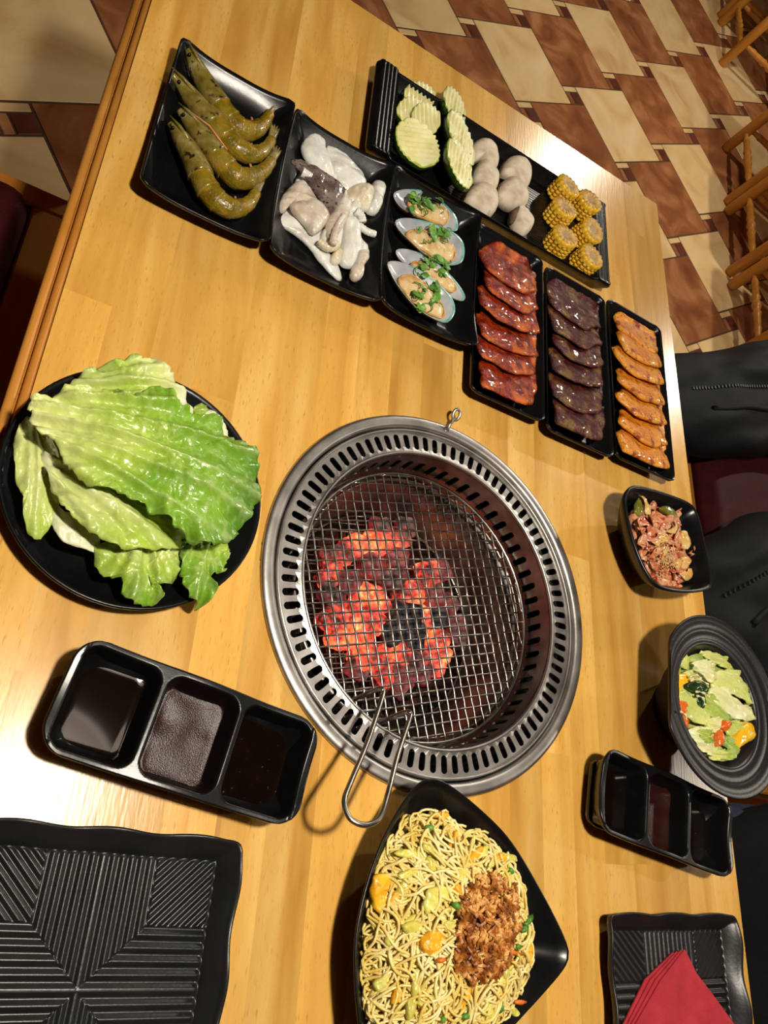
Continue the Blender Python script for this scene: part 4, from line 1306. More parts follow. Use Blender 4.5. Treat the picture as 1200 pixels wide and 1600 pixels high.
for k, (so, mo, gh, lb) in enumerate(MUS):
    zr = 0.019 if k != 2 else 0.015
    O = px_outline(ZM, so, zr)
    c = sum((Vector((p.x, p.y, 0)) for p in O), Vector()) / len(O)
    t = thing('mussel', lb, 'mussel', (c.x, c.y, TZ + 0.006), 0, 'half shell mussels')
    OL = [(p.x - c.x, p.y - c.y) for p in O]
    hgt = zr - 0.006
    sh, cc = rdish('shell', OL, [(0.3, hgt - 0.0095), (0.6, hgt - 0.0075), (0.82, hgt - 0.0035), (0.93, hgt - 0.001), (1.0, hgt), (1.005, hgt - 0.0008), (0.9, hgt - 0.006), (0.6, hgt - 0.0115), (0.2, 0.0)], [M['nacre'], M['shell_out'], M['shell_lip']], 56, t)
    for pz in sh.data.polygons:
        ring = min(pz.vertices)
        j = (ring - 1) // 56 if ring > 0 else 0
        d = Vector((pz.center.x, pz.center.y)) - Vector((OL[0][0], OL[0][1]))
        if j >= 4 or len(pz.vertices) > 4:
            pz.material_index = 1
        elif j >= 3 and d.length > 0.030:
            pz.material_index = 2
    MO = px_outline(ZM, mo, zr + 0.001)
    pillow('meat', [(p.x - c.x, p.y - c.y) for p in MO], M['mussel'], hgt - 0.006, 0.0095, t, 40, 9, 0.0012, 160, 2.4, 0.2, k * 4.0)
    mm = [p - Vector((c.x, c.y, TZ + 0.006)) for p in spline([tuple(q) for q in MO], 40)]
    MB().tube([(p.x * 0.97, p.y * 0.97, hgt - 0.0015 + 0.0006 * sin(i * 1.3)) for i, p in enumerate(mm)], 0.0013, 6, closed=True).obj('mantle', M['mussel_rim'], t)
    # herbs on top
    gx, gy, gw, ghh = gh
    g0 = at(ZM[0] + gx / ZM[2], ZM[1] + gy / ZM[2], zr + 0.004)
    ht = thing('herb_garnish', ['chopped green herbs on the mussel next to the vegetable tray', 'chopped green herbs on the plump orange rimmed mussel', 'chopped green herbs on the narrow wedged mussel', 'chopped green herbs on the mussel facing the grill'][k], 'herb', g0, 0, 'herbs on the mussels')
    for q in range(26):
        p = at(ZM[0] + (gx + R(-gw, gw) * 0.75) / ZM[2], ZM[1] + (gy + R(-ghh, ghh) * 0.7) / ZM[2], zr + R(0.003, 0.008)) - g0
        a = R(0, 2 * pi)
        if q % 2:
            ln = R(0.006, 0.012)
            d = Vector((cos(a), sin(a), R(-0.2, 0.4)))
            sd = Vector((-sin(a), cos(a), R(-.3, .3)))
            V = []
            for s in range(5):
                v = s / 4
                wd = ln * 0.42 * sin(pi * (0.1 + 0.85 * v))
                V += [p + d * ln * (v - .5) - sd * wd, p + d * ln * (v - .5) + Vector((0, 0, 0.0012)), p + d * ln * (v - .5) + sd * wd]
            Fc = [[s * 3 + e, s * 3 + e + 1, s * 3 + e + 4, s * 3 + e + 3] for s in range(4) for e in (0, 1)]
            V2 = [v - Vector((0, 0, 0.0004)) for v in V]
            n = len(V)
            mesh('leaf', V + V2, Fc + [[i + n for i in f[::-1]] for f in Fc], M['herb'], ht, normals=False)
        else:
            rr = R(0.003, 0.006)
            MB().tube([p + Vector((rr * cos(a + s * 0.55), rr * sin(a + s * 0.55), 0.0012 * sin(s * 1.0 + q))) for s in range(int(R(5, 10)))], 0.0006, 5).obj('scallion_curl', M['herb'], ht)

# ---- zucchini
M['zuc'] = speckle(mat('zucchini_flesh', [(0.3, S(218, 210, 138)), (0.55, S(236, 230, 170)), (0.75, S(242, 238, 192))], 40, 0.35, coat=0.2, sss=0.15), S(120, 108, 48), 200, 0.70, 0.05)
M['rind'] = speckle(mat('zucchini_rind', [(0.3, S(26, 46, 14)), (0.6, S(44, 70, 24)), (0.8, S(74, 100, 40))], 60, 0.3, coat=0.3), S(120, 140, 80), 240, 0.68)
M['ring'] = mat('zucchini_edge', [(0.3, S(150, 176, 56)), (0.7, S(196, 206, 96))], 60, 0.35)
ZZ = (600, 120, 7.5)
def zucchini(cx, cy, a, b, rot, ridge, z, tilt, tdir, lb, th=0.008, seed=0):
    O = ell(ZZ, cx, cy, a, b, rot, z + 0.006, 24, 0.05, seed)
    c = sum((Vector((p.x, p.y, 0)) for p in O), Vector()) / len(O)
    P = even(spline([(p.x - c.x, p.y - c.y) for p in O], 96), 64)
    _r = Vector((cos(ridge), sin(ridge), 0))
    P = [p * (1 + 0.022 * sin(_r.dot(p) * 2 * pi / 0.0062)) for p in P]
    t = thing('zucchini_slice', lb, 'zucchini', (c.x, c.y, TZ + z), 0, 'crinkle cut zucchini slices')
    td = Vector((cos(tdir), sin(tdir)))
    rd = Vector((cos(ridge), sin(ridge)))
    mn = min(td.dot(Vector((p.x, p.y))) for p in P)
    def zt(x, y, lv):
        return (td.x * x + td.y * y - mn) * tilt + lv + 0.0013 * sin((rd.x * x + rd.y * y) * 2 * pi / 0.0062)
    def disc(k0, ks, lv0, name, m):
        V, Fc = [], []
        n = 64
        for k in ks:
            for p in P:
                V.append((p.x * k, p.y * k, zt(p.x * k, p.y * k, lv0)))
        for j in range(len(ks) - 1):
            for i in range(n):
                l = (i + 1) % n
                Fc.append([j * n + i, (j + 1) * n + i, (j + 1) * n + l, j * n + l])
        return V, Fc, n
    ks = [0.02] + [q / 12 for q in range(1, 12)] + [0.955]
    V, Fc, n = disc(0, ks, th, 'flesh', None)
    Fc.append(list(range(n)))
    mesh('flesh', V, Fc, M['zuc'], t)
    V = []
    for (k, dz) in ((0.955, th), (0.985, th - 0.0002), (1.0, th - 0.0009)):
        V += [(p.x * k, p.y * k, zt(p.x * k, p.y * k, dz)) for p in P]
    Fc = [[j * n + i, (j + 1) * n + i, (j + 1) * n + (i + 1) % n, j * n + (i + 1) % n] for j in range(2) for i in range(n)]
    mesh('flesh_edge', V, Fc, M['ring'], t)
    V = []
    for (k, dz) in ((1.0, th - 0.0009), (1.004, th * 0.5), (0.985, 0.0)):
        V += [(p.x * k, p.y * k, zt(p.x * k, p.y * k, dz)) for p in P]
    Fc = [[j * n + i, (j + 1) * n + i, (j + 1) * n + (i + 1) % n, j * n + (i + 1) % n] for j in range(2) for i in range(n)]
    Fc.append([2 * n + i for i in range(n)])
    mesh('rind', V, Fc, M['rind'], t)
    return t
AX = radians(-60)
zucchini(400, 240, 190, 130, 25, radians(0), 0.006, 0.10, radians(100), 'zucchini slice half hidden at the tray corner', seed=1)
zucchini(300, 430, 175, 140, 30, radians(10), 0.010, 0.12, radians(100), 'zucchini slice lying under the curled rind edge', seed=2)
zucchini(470, 520, 190, 145, 45, radians(10), 0.014, 0.12, radians(100), 'zucchini slice in the middle of the leaning trio', seed=3)
zucchini(365, 815, 318, 188, 44, radians(-62), 0.017, 0.14, radians(110), 'large zucchini slice with seeds and herbs on its open face', seed=4)
zucchini(770, 400, 215, 150, 62, radians(-8), 0.008, 0.30, radians(190), 'zucchini slice leaning by the outer long side of the tray, flecked with herbs', th=0.010, seed=5)
zucchini(840, 790, 330, 165, 66, radians(-8), 0.012, 0.30, radians(190), 'zucchini slice in the middle of the leaning stack beside the mushrooms', th=0.010, seed=6)
zucchini(825, 1080, 300, 160, 66, radians(-8), 0.018, 0.30, radians(190), 'foremost zucchini slice of the leaning stack with dark rind showing', th=0.010, seed=7)

# ---- mushrooms
M['cap'] = speckle(mat('mushroom_cap', [(0.3, S(186, 164, 138)), (0.5, S(216, 202, 180)), (0.75, S(232, 222, 206))], 50, 0.6, bump=0.15, bscale=120, sss=0.2), S(166, 134, 108), 60, 0.62, 0.12)
M['gill'] = mat('mushroom_gill', [(0.3, S(74, 54, 44)), (0.7, S(112, 86, 70))], 120, 0.7)
M['stem'] = mat('mushroom_stem', [(0.3, S(206, 192, 168)), (0.7, S(230, 220, 200))], 60, 0.6)
ZK = (720, 200, 5.0)
def mushroom(pts, lb, th, seed, stem=None, gill=None, z=0.006):
    O = px_outline(ZK, pts, z + th * 0.55)
    c = sum((Vector((p.x, p.y, 0)) for p in O), Vector()) / len(O)
    t = thing('mushroom', lb, 'mushroom', (c.x, c.y, TZ + z), 0, 'halved mushrooms on the vegetable tray')
    pillow('cap', [(p.x - c.x, p.y - c.y) for p in O], M['cap'], 0.0, th, t, 56, 12, 0.0030, 38, 4.2, 0.12, seed, under=0.72)
    if gill:
        G_ = px_outline(ZK, gill, z + th * 0.9)
        pillow('gills', [(p.x - c.x, p.y - c.y) for p in G_], M['gill'], th * 0.55, th * 0.42, t, 30, 6, 0.0004, 200, 3, 0.5, seed)
    if stem:
        a, b = [at(ZK[0] + q[0] / ZK[2], ZK[1] + q[1] / ZK[2], z + th * 0.4) - Vector((c.x, c.y, TZ + z)) for q in stem]
        MB().tube([a, a.lerp(b, 0.5), b], [0.0045, 0.005, 0.0042], 12).obj('stem', M['stem'], t)
mushroom([(85, 140), (130, 85), (200, 80), (270, 130), (303, 220), (295, 300), (250, 310), (180, 240), (110, 250)], 'smooth pale mushroom cap touching the zucchini stack', 0.020, 1.0)
mushroom([(105, 330), (140, 270), (185, 230), (230, 280), (280, 340), (298, 420), (270, 500), (210, 450), (160, 420), (115, 390)], 'cut mushroom piece with a brownish face between two caps', 0.022, 2.0, stem=((165, 410), (120, 365)), z=0.008)
mushroom([(40, 540), (80, 450), (140, 422), (220, 450), (280, 520), (290, 620), (240, 690), (160, 660), (80, 590)], 'rounded pale mushroom cap nearest the mussel plate', 0.024, 3.0)
mushroom([(325, 330), (365, 235), (430, 210), (500, 250), (550, 330), (550, 420), (515, 465), (440, 400), (370, 375)], 'smooth pale mushroom cap beside the bare ribbed part of the tray', 0.021, 4.0)
mushroom([(290, 500), (340, 400), (400, 370), (470, 420), (525, 510), (525, 590), (470, 620), (400, 620), (320, 560)], 'blocky whitish mushroom cap with fine cracks', 0.024, 5.0, z=0.008)
mushroom([(400, 690), (420, 620), (470, 595), (530, 640), (568, 720), (550, 800), (490, 842), (430, 800), (405, 745)], 'mushroom half turned over to show dark gills and stem', 0.020, 6.0, stem=((470, 800), (405, 755)), gill=[(395, 690), (420, 630), (470, 600), (450, 660), (425, 730), (405, 740)])

# ---- corn
M['kernel'] = mat('corn_kernel', [(0.3, S(214, 160, 30)), (0.55, S(232, 184, 48)), (0.75, S(240, 204, 84))], 60, 0.28, coat=0.3, sss=0.15)
M['cob'] = speckle(mat('corn_cob_face', [(0.3, S(170, 128, 66)), (0.55, S(206, 164, 84)), (0.75, S(224, 190, 118))], 120, 0.5, bump=0.4, bscale=300), S(150, 106, 62), 160, 0.6, 0.1)
M['core'] = mat('corn_core', [(0.3, S(158, 124, 84)), (0.7, S(188, 156, 112))], 120, 0.6)
CORN = [(805, 490, 0, 'corn cob piece at the end of the group by the outer side of the tray'), (985, 610, 0, 'corn cob piece leaning by the ribbed tray end, outer side'), (785, 675, 0, 'corn cob piece in the middle of the row facing the mushrooms'),
        (990, 815, 0.0, 'corn cob piece in the middle of the row along the ribbed end'), (790, 890, 0, 'corn cob piece facing the mushrooms, on the meat plate side'), (985, 1035, 0.0, 'corn cob piece in the tray corner by the meat plates')]
def corn(loc, r, hgt, lb, tx, ty, rz):
    t = thing('corn_piece', lb, 'corn', loc, 0, 'corn cob pieces on the vegetable tray')
    t.rotation_euler = (tx, ty, rz)
    nr = 15
    rows = 5
    mb = MB()
    for j in range(rows):
        for i in range(nr):
            a = 2 * pi * (i + 0.0) / nr + 0.05 * nz(i, j)
            z = hgt * (j + 0.5) / rows
            c = Vector((r * 0.84 * cos(a), r * 0.84 * sin(a), z))
            rad = Vector((cos(a), sin(a), 0))
            tan = Vector((-sin(a), cos(a), 0))
            kw, kh, kd = r * 0.168, hgt / rows * 0.52, r * 0.17 * (1 + 0.15 * nz(i * 2.1, j * 3.3))
            V, Fc = [], []
            for q, (sc, dp) in enumerate(((1.0, -0.3), (1.0, 0.3), (0.72, 0.85), (0.25, 1.0))):
                for s in range(8):
                    b = 2 * pi * s / 8
                    cx, cy = cos(b), sin(b)
                    m_ = max(abs(cx), abs(cy)) ** 0.5
                    V.append(c + tan * kw * sc * cx / m_ * 0.93 + Vector((0, 0, 1)) * kh * sc * cy / m_ * 0.93 + rad * kd * dp)
            for q in range(3):
                for s in range(8):
                    Fc.append([q * 8 + s, q * 8 + (s + 1) % 8, (q + 1) * 8 + (s + 1) % 8, (q + 1) * 8 + s])
            Fc.append([24 + s for s in range(8)])
            mb.add(V, Fc)
    tag(mb.obj('kernels', M['kernel'], t), kind='stuff')
    # cut face: petals of cut kernels around the pith
    V, Fc = [], []
    n = nr * 6
    prof = [(0.0, 0.0012), (0.16, 0.0012), (0.34, 0.0), (0.36, 0.0006), (0.62, 0.0012), (0.86, 0.0008), (0.98, -0.001), (0.97, -0.006)]
    for (k, dz) in prof:
        for i in range(n):
            a = 2 * pi * i / n
            rp = r * k * (1 + (0.055 * abs(cos(nr * a / 2)) - 0.03) * sstep(0.3, 0.9, k))
            rid = 0.0010 * (abs(cos(nr * a / 2)) - 0.5) * sstep(0.2, 0.5, k)
            V.append((rp * cos(a), rp * sin(a), hgt + dz + rid + 0.0006 * nz(rp * cos(a) * 300, rp * sin(a) * 300)))
    for j in range(len(prof) - 1):
        for i in range(n):
            l = (i + 1) % n
            Fc.append([j * n + i, j * n + l, (j + 1) * n + l, (j + 1) * n + i])
    f = mesh('cut_face', V, Fc, [M['cob'], M['core'], M['kernel']], t)
    for p in f.data.polygons:
        d = hypot(p.center.x, p.center.y) / r
        p.material_index = 1 if d < 0.3 else (2 if d > 0.8 else 0)
    MB().lathe([(0.0005, 0.0), (r * 0.8, 0.0), (r * 0.84, hgt * 0.98)], 30).obj('cob', M['cob'], t)
for k, (a, b, z, lb) in enumerate(CORN):
    r = 0.0195
    hg = 0.026
    p = at(ZK[0] + (a) / ZK[2], ZK[1] + (b) / ZK[2], 0.006 + hg * 0.6)
    corn((p.x, p.y, TZ + 0.006 + z), r, hg, lb, R(-.12, .12) + (0.0), R(0, .16), R(0, 2))

# ---- marinated meats
MEAT = {'pork': (0.4745, -0.4045), 'beef': (0.5840, -0.4130), 'chick': (0.6940, -0.4100)}
def meat_surf(mk, x, y):
    lx, ly = local(x, y, *MEAT[mk], radians(-1.2))
    return tray_f(0.022, 0.017)(lx, ly, max(0, edge_d(lx, ly, 0.1045, 0.2440, 0.009)))
def meat_in(mk, p, m_=0.0065):
    lx, ly = local(p.x, p.y, *MEAT[mk], radians(-1.2))
    lx, ly = max(-0.0522 + m_, min(0.0522 - m_, lx)), max(-0.122 + m_, min(0.122 - m_, ly))
    c_, s_2 = cos(radians(-1.2)), sin(radians(-1.2))
    return Vector((MEAT[mk][0] + lx * c_ - ly * s_2, MEAT[mk][1] + lx * s_2 + ly * c_, p.z))
M['pork'] = speckle(mat('marinated_pork', [(0.3, S(92, 18, 8)), (0.5, S(136, 38, 12)), (0.66, S(168, 60, 14)), (0.8, S(204, 96, 18))], 90, 0.24, bump=0.9, bscale=520, coat=0.25), S(228, 116, 14), 40, 0.52, 0.22)
M['beef'] = speckle(mat('seasoned_beef', [(0.3, S(48, 12, 11)), (0.5, S(80, 27, 24)), (0.75, S(106, 46, 36))], 60, 0.26, bump=1.0, bscale=620, coat=0.3), S(116, 84, 34), 60, 0.54, 0.12)
M['chick'] = speckle(mat('marinated_chicken', [(0.3, S(206, 108, 18)), (0.5, S(232, 148, 32)), (0.75, S(244, 184, 72))], 40, 0.28, bump=0.9, bscale=520, coat=0.3, sss=0.1), S(150, 52, 16), 70, 0.55, 0.12)
speckle(M['chick'], S(238, 170, 140), 30, 0.70, 0.06)
speckle(M['chick'], S(150, 60, 12), 260, 0.60, 0.06)
ZP = (700, 330, 1200 / 380)
def slices(rows, mk, name, cat, grp, labels, thick, tilt, z0, amp, freq, grow):
    for k, (cx, cy, a, b, rot) in enumerate(rows):
        zb = z0
        O = ell(ZP, cx, cy, a * grow[0], b * grow[1], rot, zb + 0.012, 26, 0.24, k * 2.7 + len(mk))
        O = [meat_in(mk, p) for p in O]
        c = sum((Vector((p.x, p.y, 0)) for p in O), Vector()) / len(O)
        top_y = max(p.y for p in O)
        zf = lambda x, y, ty=top_y, q=k: TZ + max(zb + (ty - y) * tilt - 0.0003 * q + 0.0012 * nz(x * 30, y * 30, q * 5.0), meat_surf(mk, x, y) + 0.0004)
        o = pillow(name, O, M[mk], zf, thick, None, 52, 11, amp, freq, 5.0, 0.45, k * 3.3)
        solo(o, labels[k], cat, grp)
where = ['lying at the {} end', 'second from the {} end', 'third from the {} end', 'fourth from the {} end', 'fifth from the {} end', 'sixth from the {} end', 'seventh from the {} end', 'last from the {} end']
def lab(stem, n):
    return [f'{stem} {where[k].format("vegetable tray")}' for k in range(n - 1)] + [f'{stem} lying uncovered at the end towards the grill']
slices([(305, 285, 165, 92, 40), (325, 385, 160, 90, 34), (315, 480, 178, 92, 32), (300, 590, 175, 92, 28), (295, 690, 165, 92, 24), (290, 835, 160, 112, 18)],
       'pork', 'pork_slice', 'pork', 'marinated pork slices', lab('red orange marinated pork slice', 6), 0.0058, 0.25, 0.0048, 0.0020, 95, (1.10, 1.16))
slices([(625, 455, 165, 98, 45), (625, 565, 155, 90, 32), (655, 670, 140, 88, 30), (635, 750, 160, 95, 28), (632, 880, 158, 100, 28), (640, 1010, 150, 118, 20)],
       'beef', 'beef_slice', 'beef', 'seasoned beef slices', lab('dark reddish beef slice flecked with seasoning', 6), 0.0060, 0.25, 0.0048, 0.0018, 90, (1.06, 1.14))
slices([(950, 600, 135, 70, 40), (935, 680, 142, 80, 34), (940, 755, 142, 82, 32), (952, 860, 142, 82, 32), (957, 960, 142, 84, 32), (962, 1065, 138, 84, 32), (952, 1170, 140, 94, 34)],
       'chick', 'chicken_slice', 'chicken', 'marinated chicken slices', lab('orange marinated chicken slice', 7), 0.0080, 0.30, 0.0048, 0.0014, 80, (1.05, 1.05))

# ---- lettuce
M['leaf'] = mat('lettuce_leaf', [(0.3, (0.80, 0.86, 0.72, 1)), (0.55, (1, 1, 1, 1)), (0.75, (1.12, 1.12, 1.06, 1))], 30, 0.34, attr=True, bump=0.55, bscale=110, coat=0.15, sss=0.0, bdist=0.003)
M['leaf'].node_tree.nodes['Principled BSDF'].inputs['Transmission Weight'].default_value = 0.0
ZL = (0, 540, 1200 / 430)
def leaf(name, Z, pts, zl, m, axis, cols, label, cat, group, fold=0.006, ruffle=0.005, dome=0.02, seed=0.0, n=120, rings=22, th=0.0012, ffreq=70, sharp=0.35, crisp=0.03):
    """a crumpled leaf over the plan outline pts; axis = (stem px, tip px); cols = list of (t, colour) stem to tip"""
    x0, y0, s = Z
    O = [at(x0 + a / s, y0 + b / s, zl) for a, b in pts]
    P = even(spline([(p.x, p.y) for p in O], 6 * len(O)), n)
    c = sum(P, Vector()) / n
    A, B = [at(x0 + a / s, y0 + b / s, zl) for a, b in axis]
    ax = Vector((B.x - A.x, B.y - A.y, 0))
    ln = ax.length
    ax.normalize()
    sx = Vector((-ax.y, ax.x, 0))
    size = max((p - c).length for p in P)
    # jagged rim
    Pj = []
    for i, p in enumerate(P):
        d = (p - c)
        Pj.append(c + d * (1 + crisp * nz(i * 0.45, seed) + crisp * 0.6 * nz(i * 1.3, seed + 9)))
    V, T = [], []
    def pt(q, k, i):
        u = (q - Vector((A.x, A.y, 0))).dot(ax)
        v = (q - Vector((A.x, A.y, 0))).dot(sx)
        fan = v / max(0.25, 0.3 + u / ln)                     # veins fan out from the stem
        f = (1 - abs(nz(fan * ffreq, u * ffreq * 0.12, seed))) ** 2 - 0.6 + 0.45 * nz(fan * ffreq * 2.3, u * ffreq * 0.35, seed + 3)
        z = zl + dome * (1 - (q - c).length_squared / (size * size)) + fold * f
        z += ruffle * k ** 5 * (nz(i * 0.21, seed * 2.0) * 2.2 + 0.8 * nz(i * 0.6, seed + 4))
        z += 0.6 * fold * nz(q.x * 25, q.y * 25, seed + 7) + 0.22 * fold * nz(q.x * 140, q.y * 140, seed + 2) + 0.14 * fold * nz(q.x * 300, q.y * 300, seed + 6)
        t = max(0, min(1, u / ln + 0.12 * nz(q.x * 30, q.y * 30, seed) + 0.25 * (k - 0.6)))
        for (t0, c0), (t1, c1) in zip(cols, cols[1:]):
            if t <= t1:
                w_ = (t - t0) / (t1 - t0)
                col = [a * (1 - w_) + b * w_ for a, b in zip(c0, c1)]
                break
        else:
            col = list(cols[-1][1])
        vein = max(0, 1 - abs(nz(fan * ffreq, u * ffreq * 0.12, seed)) * 9) * 0.25 + max(0, 1 - abs(nz(q.x * 110, q.y * 110, seed)) * 9) * 0.22
        pale = (0.62, 0.68, 0.34, 1)
        col = [a * (1 - vein) + b * vein for a, b in zip(col, pale)]
        return Vector((q.x, q.y, TZ + max(0.008, z))), col
    p, col = pt(c, 0, 0)
    V.append(p)
    T.append(col)
    for j in range(1, rings + 1):
        k = j / rings
        for i in range(n):
            p, col = pt(c.lerp(Pj[i], k), k, i)
            V.append(p)
            T.append(col)
    Fc = [[0, 1 + i, 1 + (i + 1) % n] for i in range(n)]
    for j in range(rings - 1):
        a, b = 1 + j * n, 1 + (j + 1) * n
        for i in range(n):
            l = (i + 1) % n
            Fc.append([a + i, b + i, b + l, a + l])
    m0 = len(V)
    V += [v - Vector((0, 0, th)) for v in V]
    T += T
    b = 1 + (rings - 1) * n
    Fc2 = [[i + m0 for i in f[::-1]] for f in Fc]
    Fc += Fc2 + [[b + i, m0 + b + i, m0 + b + (i + 1) % n, b + (i + 1) % n] for i in range(n)]
    o = mesh(name, V, Fc, m, None, tint=T, normals=False)
    centre(o)
    return tag(o, label, cat, group)
gW, gP, gY, gG, gD = S(232, 232, 200), S(204, 212, 134), S(168, 192, 76), S(120, 162, 46), S(88, 132, 38)
LG = 'iceberg lettuce leaves on the round plate'
leaf('lettuce_leaf', ZL, [(130, 310), (70, 380), (50, 480), (60, 600), (90, 680), (95, 760), (150, 850), (215, 800), (250, 700), (260, 600), (230, 450)], 0.026, M['leaf'], ((150, 330), (150, 850)), [(0, gP), (0.5, gP), (1, gY)], 'pale veined lettuce leaf hanging over the plate side towards the table edge', 'lettuce', LG, 0.004, 0.004, 0.012, 1.0, 90, 14)
leaf('lettuce_leaf', ZL, [(215, 690), (290, 740), (400, 800), (440, 900), (400, 905), (330, 890), (260, 860), (220, 790)], 0.026, M['leaf'], ((240, 700), (420, 900)), [(0, gW), (1, gW)], 'thick white lettuce rib at the bottom of the pile', 'lettuce', LG, 0.003, 0.002, 0.01, 2.0, 70, 10, crisp=0.01)
leaf('lettuce_leaf', ZL, [(420, 870), (560, 860), (690, 870), (790, 860), (775, 960), (740, 1050), (640, 1060), (695, 1100), (650, 1140), (530, 1115), (510, 1030), (440, 1020), (410, 950)], 0.024, M['leaf'], ((600, 860), (600, 1130)), [(0, gP), (0.4, gY), (1, gG)], 'crumpled light green lettuce leaf reaching the plate rim', 'lettuce', LG, 0.008, 0.007, 0.014, 3.0, 100, 16)
leaf('lettuce_leaf', ZL, [(780, 850), (900, 860), (1000, 865), (985, 940), (960, 1000), (905, 1010), (920, 1090), (865, 1145), (800, 1080), (775, 990)], 0.024, M['leaf'], ((900, 850), (860, 1140)), [(0, gY), (0.5, gG), (1, gG)], 'frilly green lettuce leaf tip hanging over the plate rim by the sauce dish', 'lettuce', LG, 0.008, 0.008, 0.01, 4.0, 100, 14)
leaf('lettuce_leaf', ZL, [(840, 300), (900, 288), (950, 325), (985, 390), (1008, 432), (960, 430), (900, 390), (850, 350)], 0.030, M['leaf'], ((850, 310), (1000, 420)), [(0, gW), (1, gW)], 'small white lettuce piece on the plate side facing the grill', 'lettuce', LG, 0.002, 0.002, 0.008, 5.0, 60, 8, crisp=0.01)
leaf('lettuce_leaf', ZL, [(838, 290), (850, 265), (885, 262), (912, 285), (870, 315)], 0.032, M['leaf'], ((840, 290), (910, 285)), [(0, gY), (1, gG)], 'tiny curled green lettuce scrap beside the white piece', 'lettuce', LG, 0.002, 0.003, 0.006, 6.0, 40, 6)
leaf('lettuce_leaf', ZL, [(305, 170), (400, 110), (510, 100), (560, 72), (640, 78), (720, 130), (765, 180), (800, 230), (840, 290), (820, 325), (740, 340), (640, 300), (540, 310), (430, 280), (330, 230)], 0.036, M['leaf'], ((330, 200), (830, 300)), [(0, gP), (0.4, gY), (0.7, gP), (1, gW)], 'pale yellow green lettuce leaf behind the big top leaf', 'lettuce', LG, 0.008, 0.005, 0.016, 7.0, 110, 16)
leaf('lettuce_leaf', ZL, [(180, 470), (260, 520), (380, 560), (560, 640), (700, 740), (800, 860), (700, 900), (600, 900), (480, 895), (380, 840), (290, 760), (215, 640)], 0.040, M['leaf'], ((200, 480), (760, 890)), [(0, gW), (0.35, gP), (0.7, gY), (1, gY)], 'pale folded lettuce leaf under the big top leaf', 'lettuce', LG, 0.008, 0.004, 0.016, 8.0, 110, 18)
leaf('lettuce_leaf', ZL, [(125, 260), (150, 225), (220, 220), (330, 195), (450, 225), (560, 255), (650, 210), (720, 240), (760, 305), (850, 345), (930, 330), (960, 400), (1010, 450), (1030, 415), (1095, 480), (1110, 600), (1118, 660), (1085, 740), (1040, 800), (980, 870), (860, 885), (780, 850), (700, 790), (620, 740), (540, 700), (430, 660), (350, 630), (280, 560), (230, 460), (150, 380)],
     0.052, M['leaf'], ((120, 300), (1110, 660)), [(0, gW), (0.16, gP), (0.34, gY), (0.52, gG), (0.8, gG), (1, gD)], 'large bright green lettuce leaf draped on top of the pile', 'lettuce', LG, 0.0085, 0.006, 0.024, 9.0, 200, 40, ffreq=40)
# heart of the pile, so that the leaves rest on something
leaf('lettuce_leaf', ZL, [(200, 330), (500, 200), (800, 330), (980, 480), (1000, 700), (880, 840), (600, 860), (350, 760), (220, 560)], 0.020, M['leaf'], ((200, 400), (980, 700)), [(0, gP), (1, gY)], 'pale lettuce leaf buried in the heart of the pile', 'lettuce', LG, 0.004, 0.003, 0.024, 10.0, 90, 16)

# ---- fried noodles
M['noodle'] = mat('rice_noodle', [(0.3, S(222, 188, 86)), (0.5, S(238, 214, 132)), (0.75, S(248, 234, 180))], 55, 0.3, coat=0.3, sss=0.1)
M['noodle_bed'] = speckle(mat('noodle_bed', [(0.3, S(166, 134, 40)), (0.55, S(206, 180, 84)), (0.75, S(224, 202, 120))], 80, 0.4, bump=0.8, bscale=120), S(150, 150, 50), 70, 0.6, 0.1)
M['egg'] = mat('fried_egg', [(0.3, S(220, 140, 16)), (0.55, S(240, 184, 40)), (0.75, S(246, 212, 96))], 60, 0.35, bump=0.4, bscale=160, coat=0.2)
M['cabbage'] = mat('cooked_cabbage', [(0.3, S(186, 176, 60)), (0.55, S(214, 206, 100)), (0.75, S(226, 224, 150))], 50, 0.3, coat=0.3, rand=0.1)
M['onion'] = mat('crisp_fried_onion', [(0.36, S(104, 50, 12)), (0.5, S(176, 106, 38)), (0.62, S(228, 176, 104))], 110, 0.45, bump=0.3)
M['carrot'] = mat('carrot', [(0.3, S(214, 100, 26)), (0.7, S(232, 134, 52))], 60, 0.35)
ZN = (500, 1200, 1200 / 420)
NO = [at(ZN[0] + a / ZN[2], ZN[1] + b / ZN[2], 0.046) for a, b in [(300, 350), (400, 240), (540, 205), (640, 260), (740, 290), (850, 390), (920, 520), (960, 700), (970, 860), (930, 1000), (860, 1130), (700, 1270), (420, 1330), (280, 1200), (200, 1000), (185, 800), (210, 600), (250, 460)]]
NOP = even(spline([(p.x, p.y) for p in NO], 100), 60)
_PL = even(spline([p for p in NPO], 120), 180)
_pc = sum(_PL, Vector()) / 180
def _inside(p, k):
    d = p - _pc
    a = atan2(d.y, d.x)
    b = min(_PL, key=lambda q: abs((atan2(q.y - _pc.y, q.x - _pc.x) - a + pi) % (2 * pi) - pi))
    L_ = (b - _pc).length * k
    return _pc + d * min(1, L_ / d.length)
NOP = [_inside(p, 0.865) for p in NOP]
NPR = [(0.3, 0.009), (0.55, 0.010), (0.66, 0.014), (0.80, 0.024), (0.93, 0.036), (0.985, 0.0415), (1.0, 0.042)]
def nsurf(x, y):
    d = Vector((x - _pc.x, y - _pc.y, 0))
    a = atan2(d.y, d.x)
    b = min(_PL, key=lambda q: abs((atan2(q.y - _pc.y, q.x - _pc.x) - a + pi) % (2 * pi) - pi))
    return prof_z(NPR, d.length / (b - _pc).length)
NCc = sum(NOP, Vector()) / 60
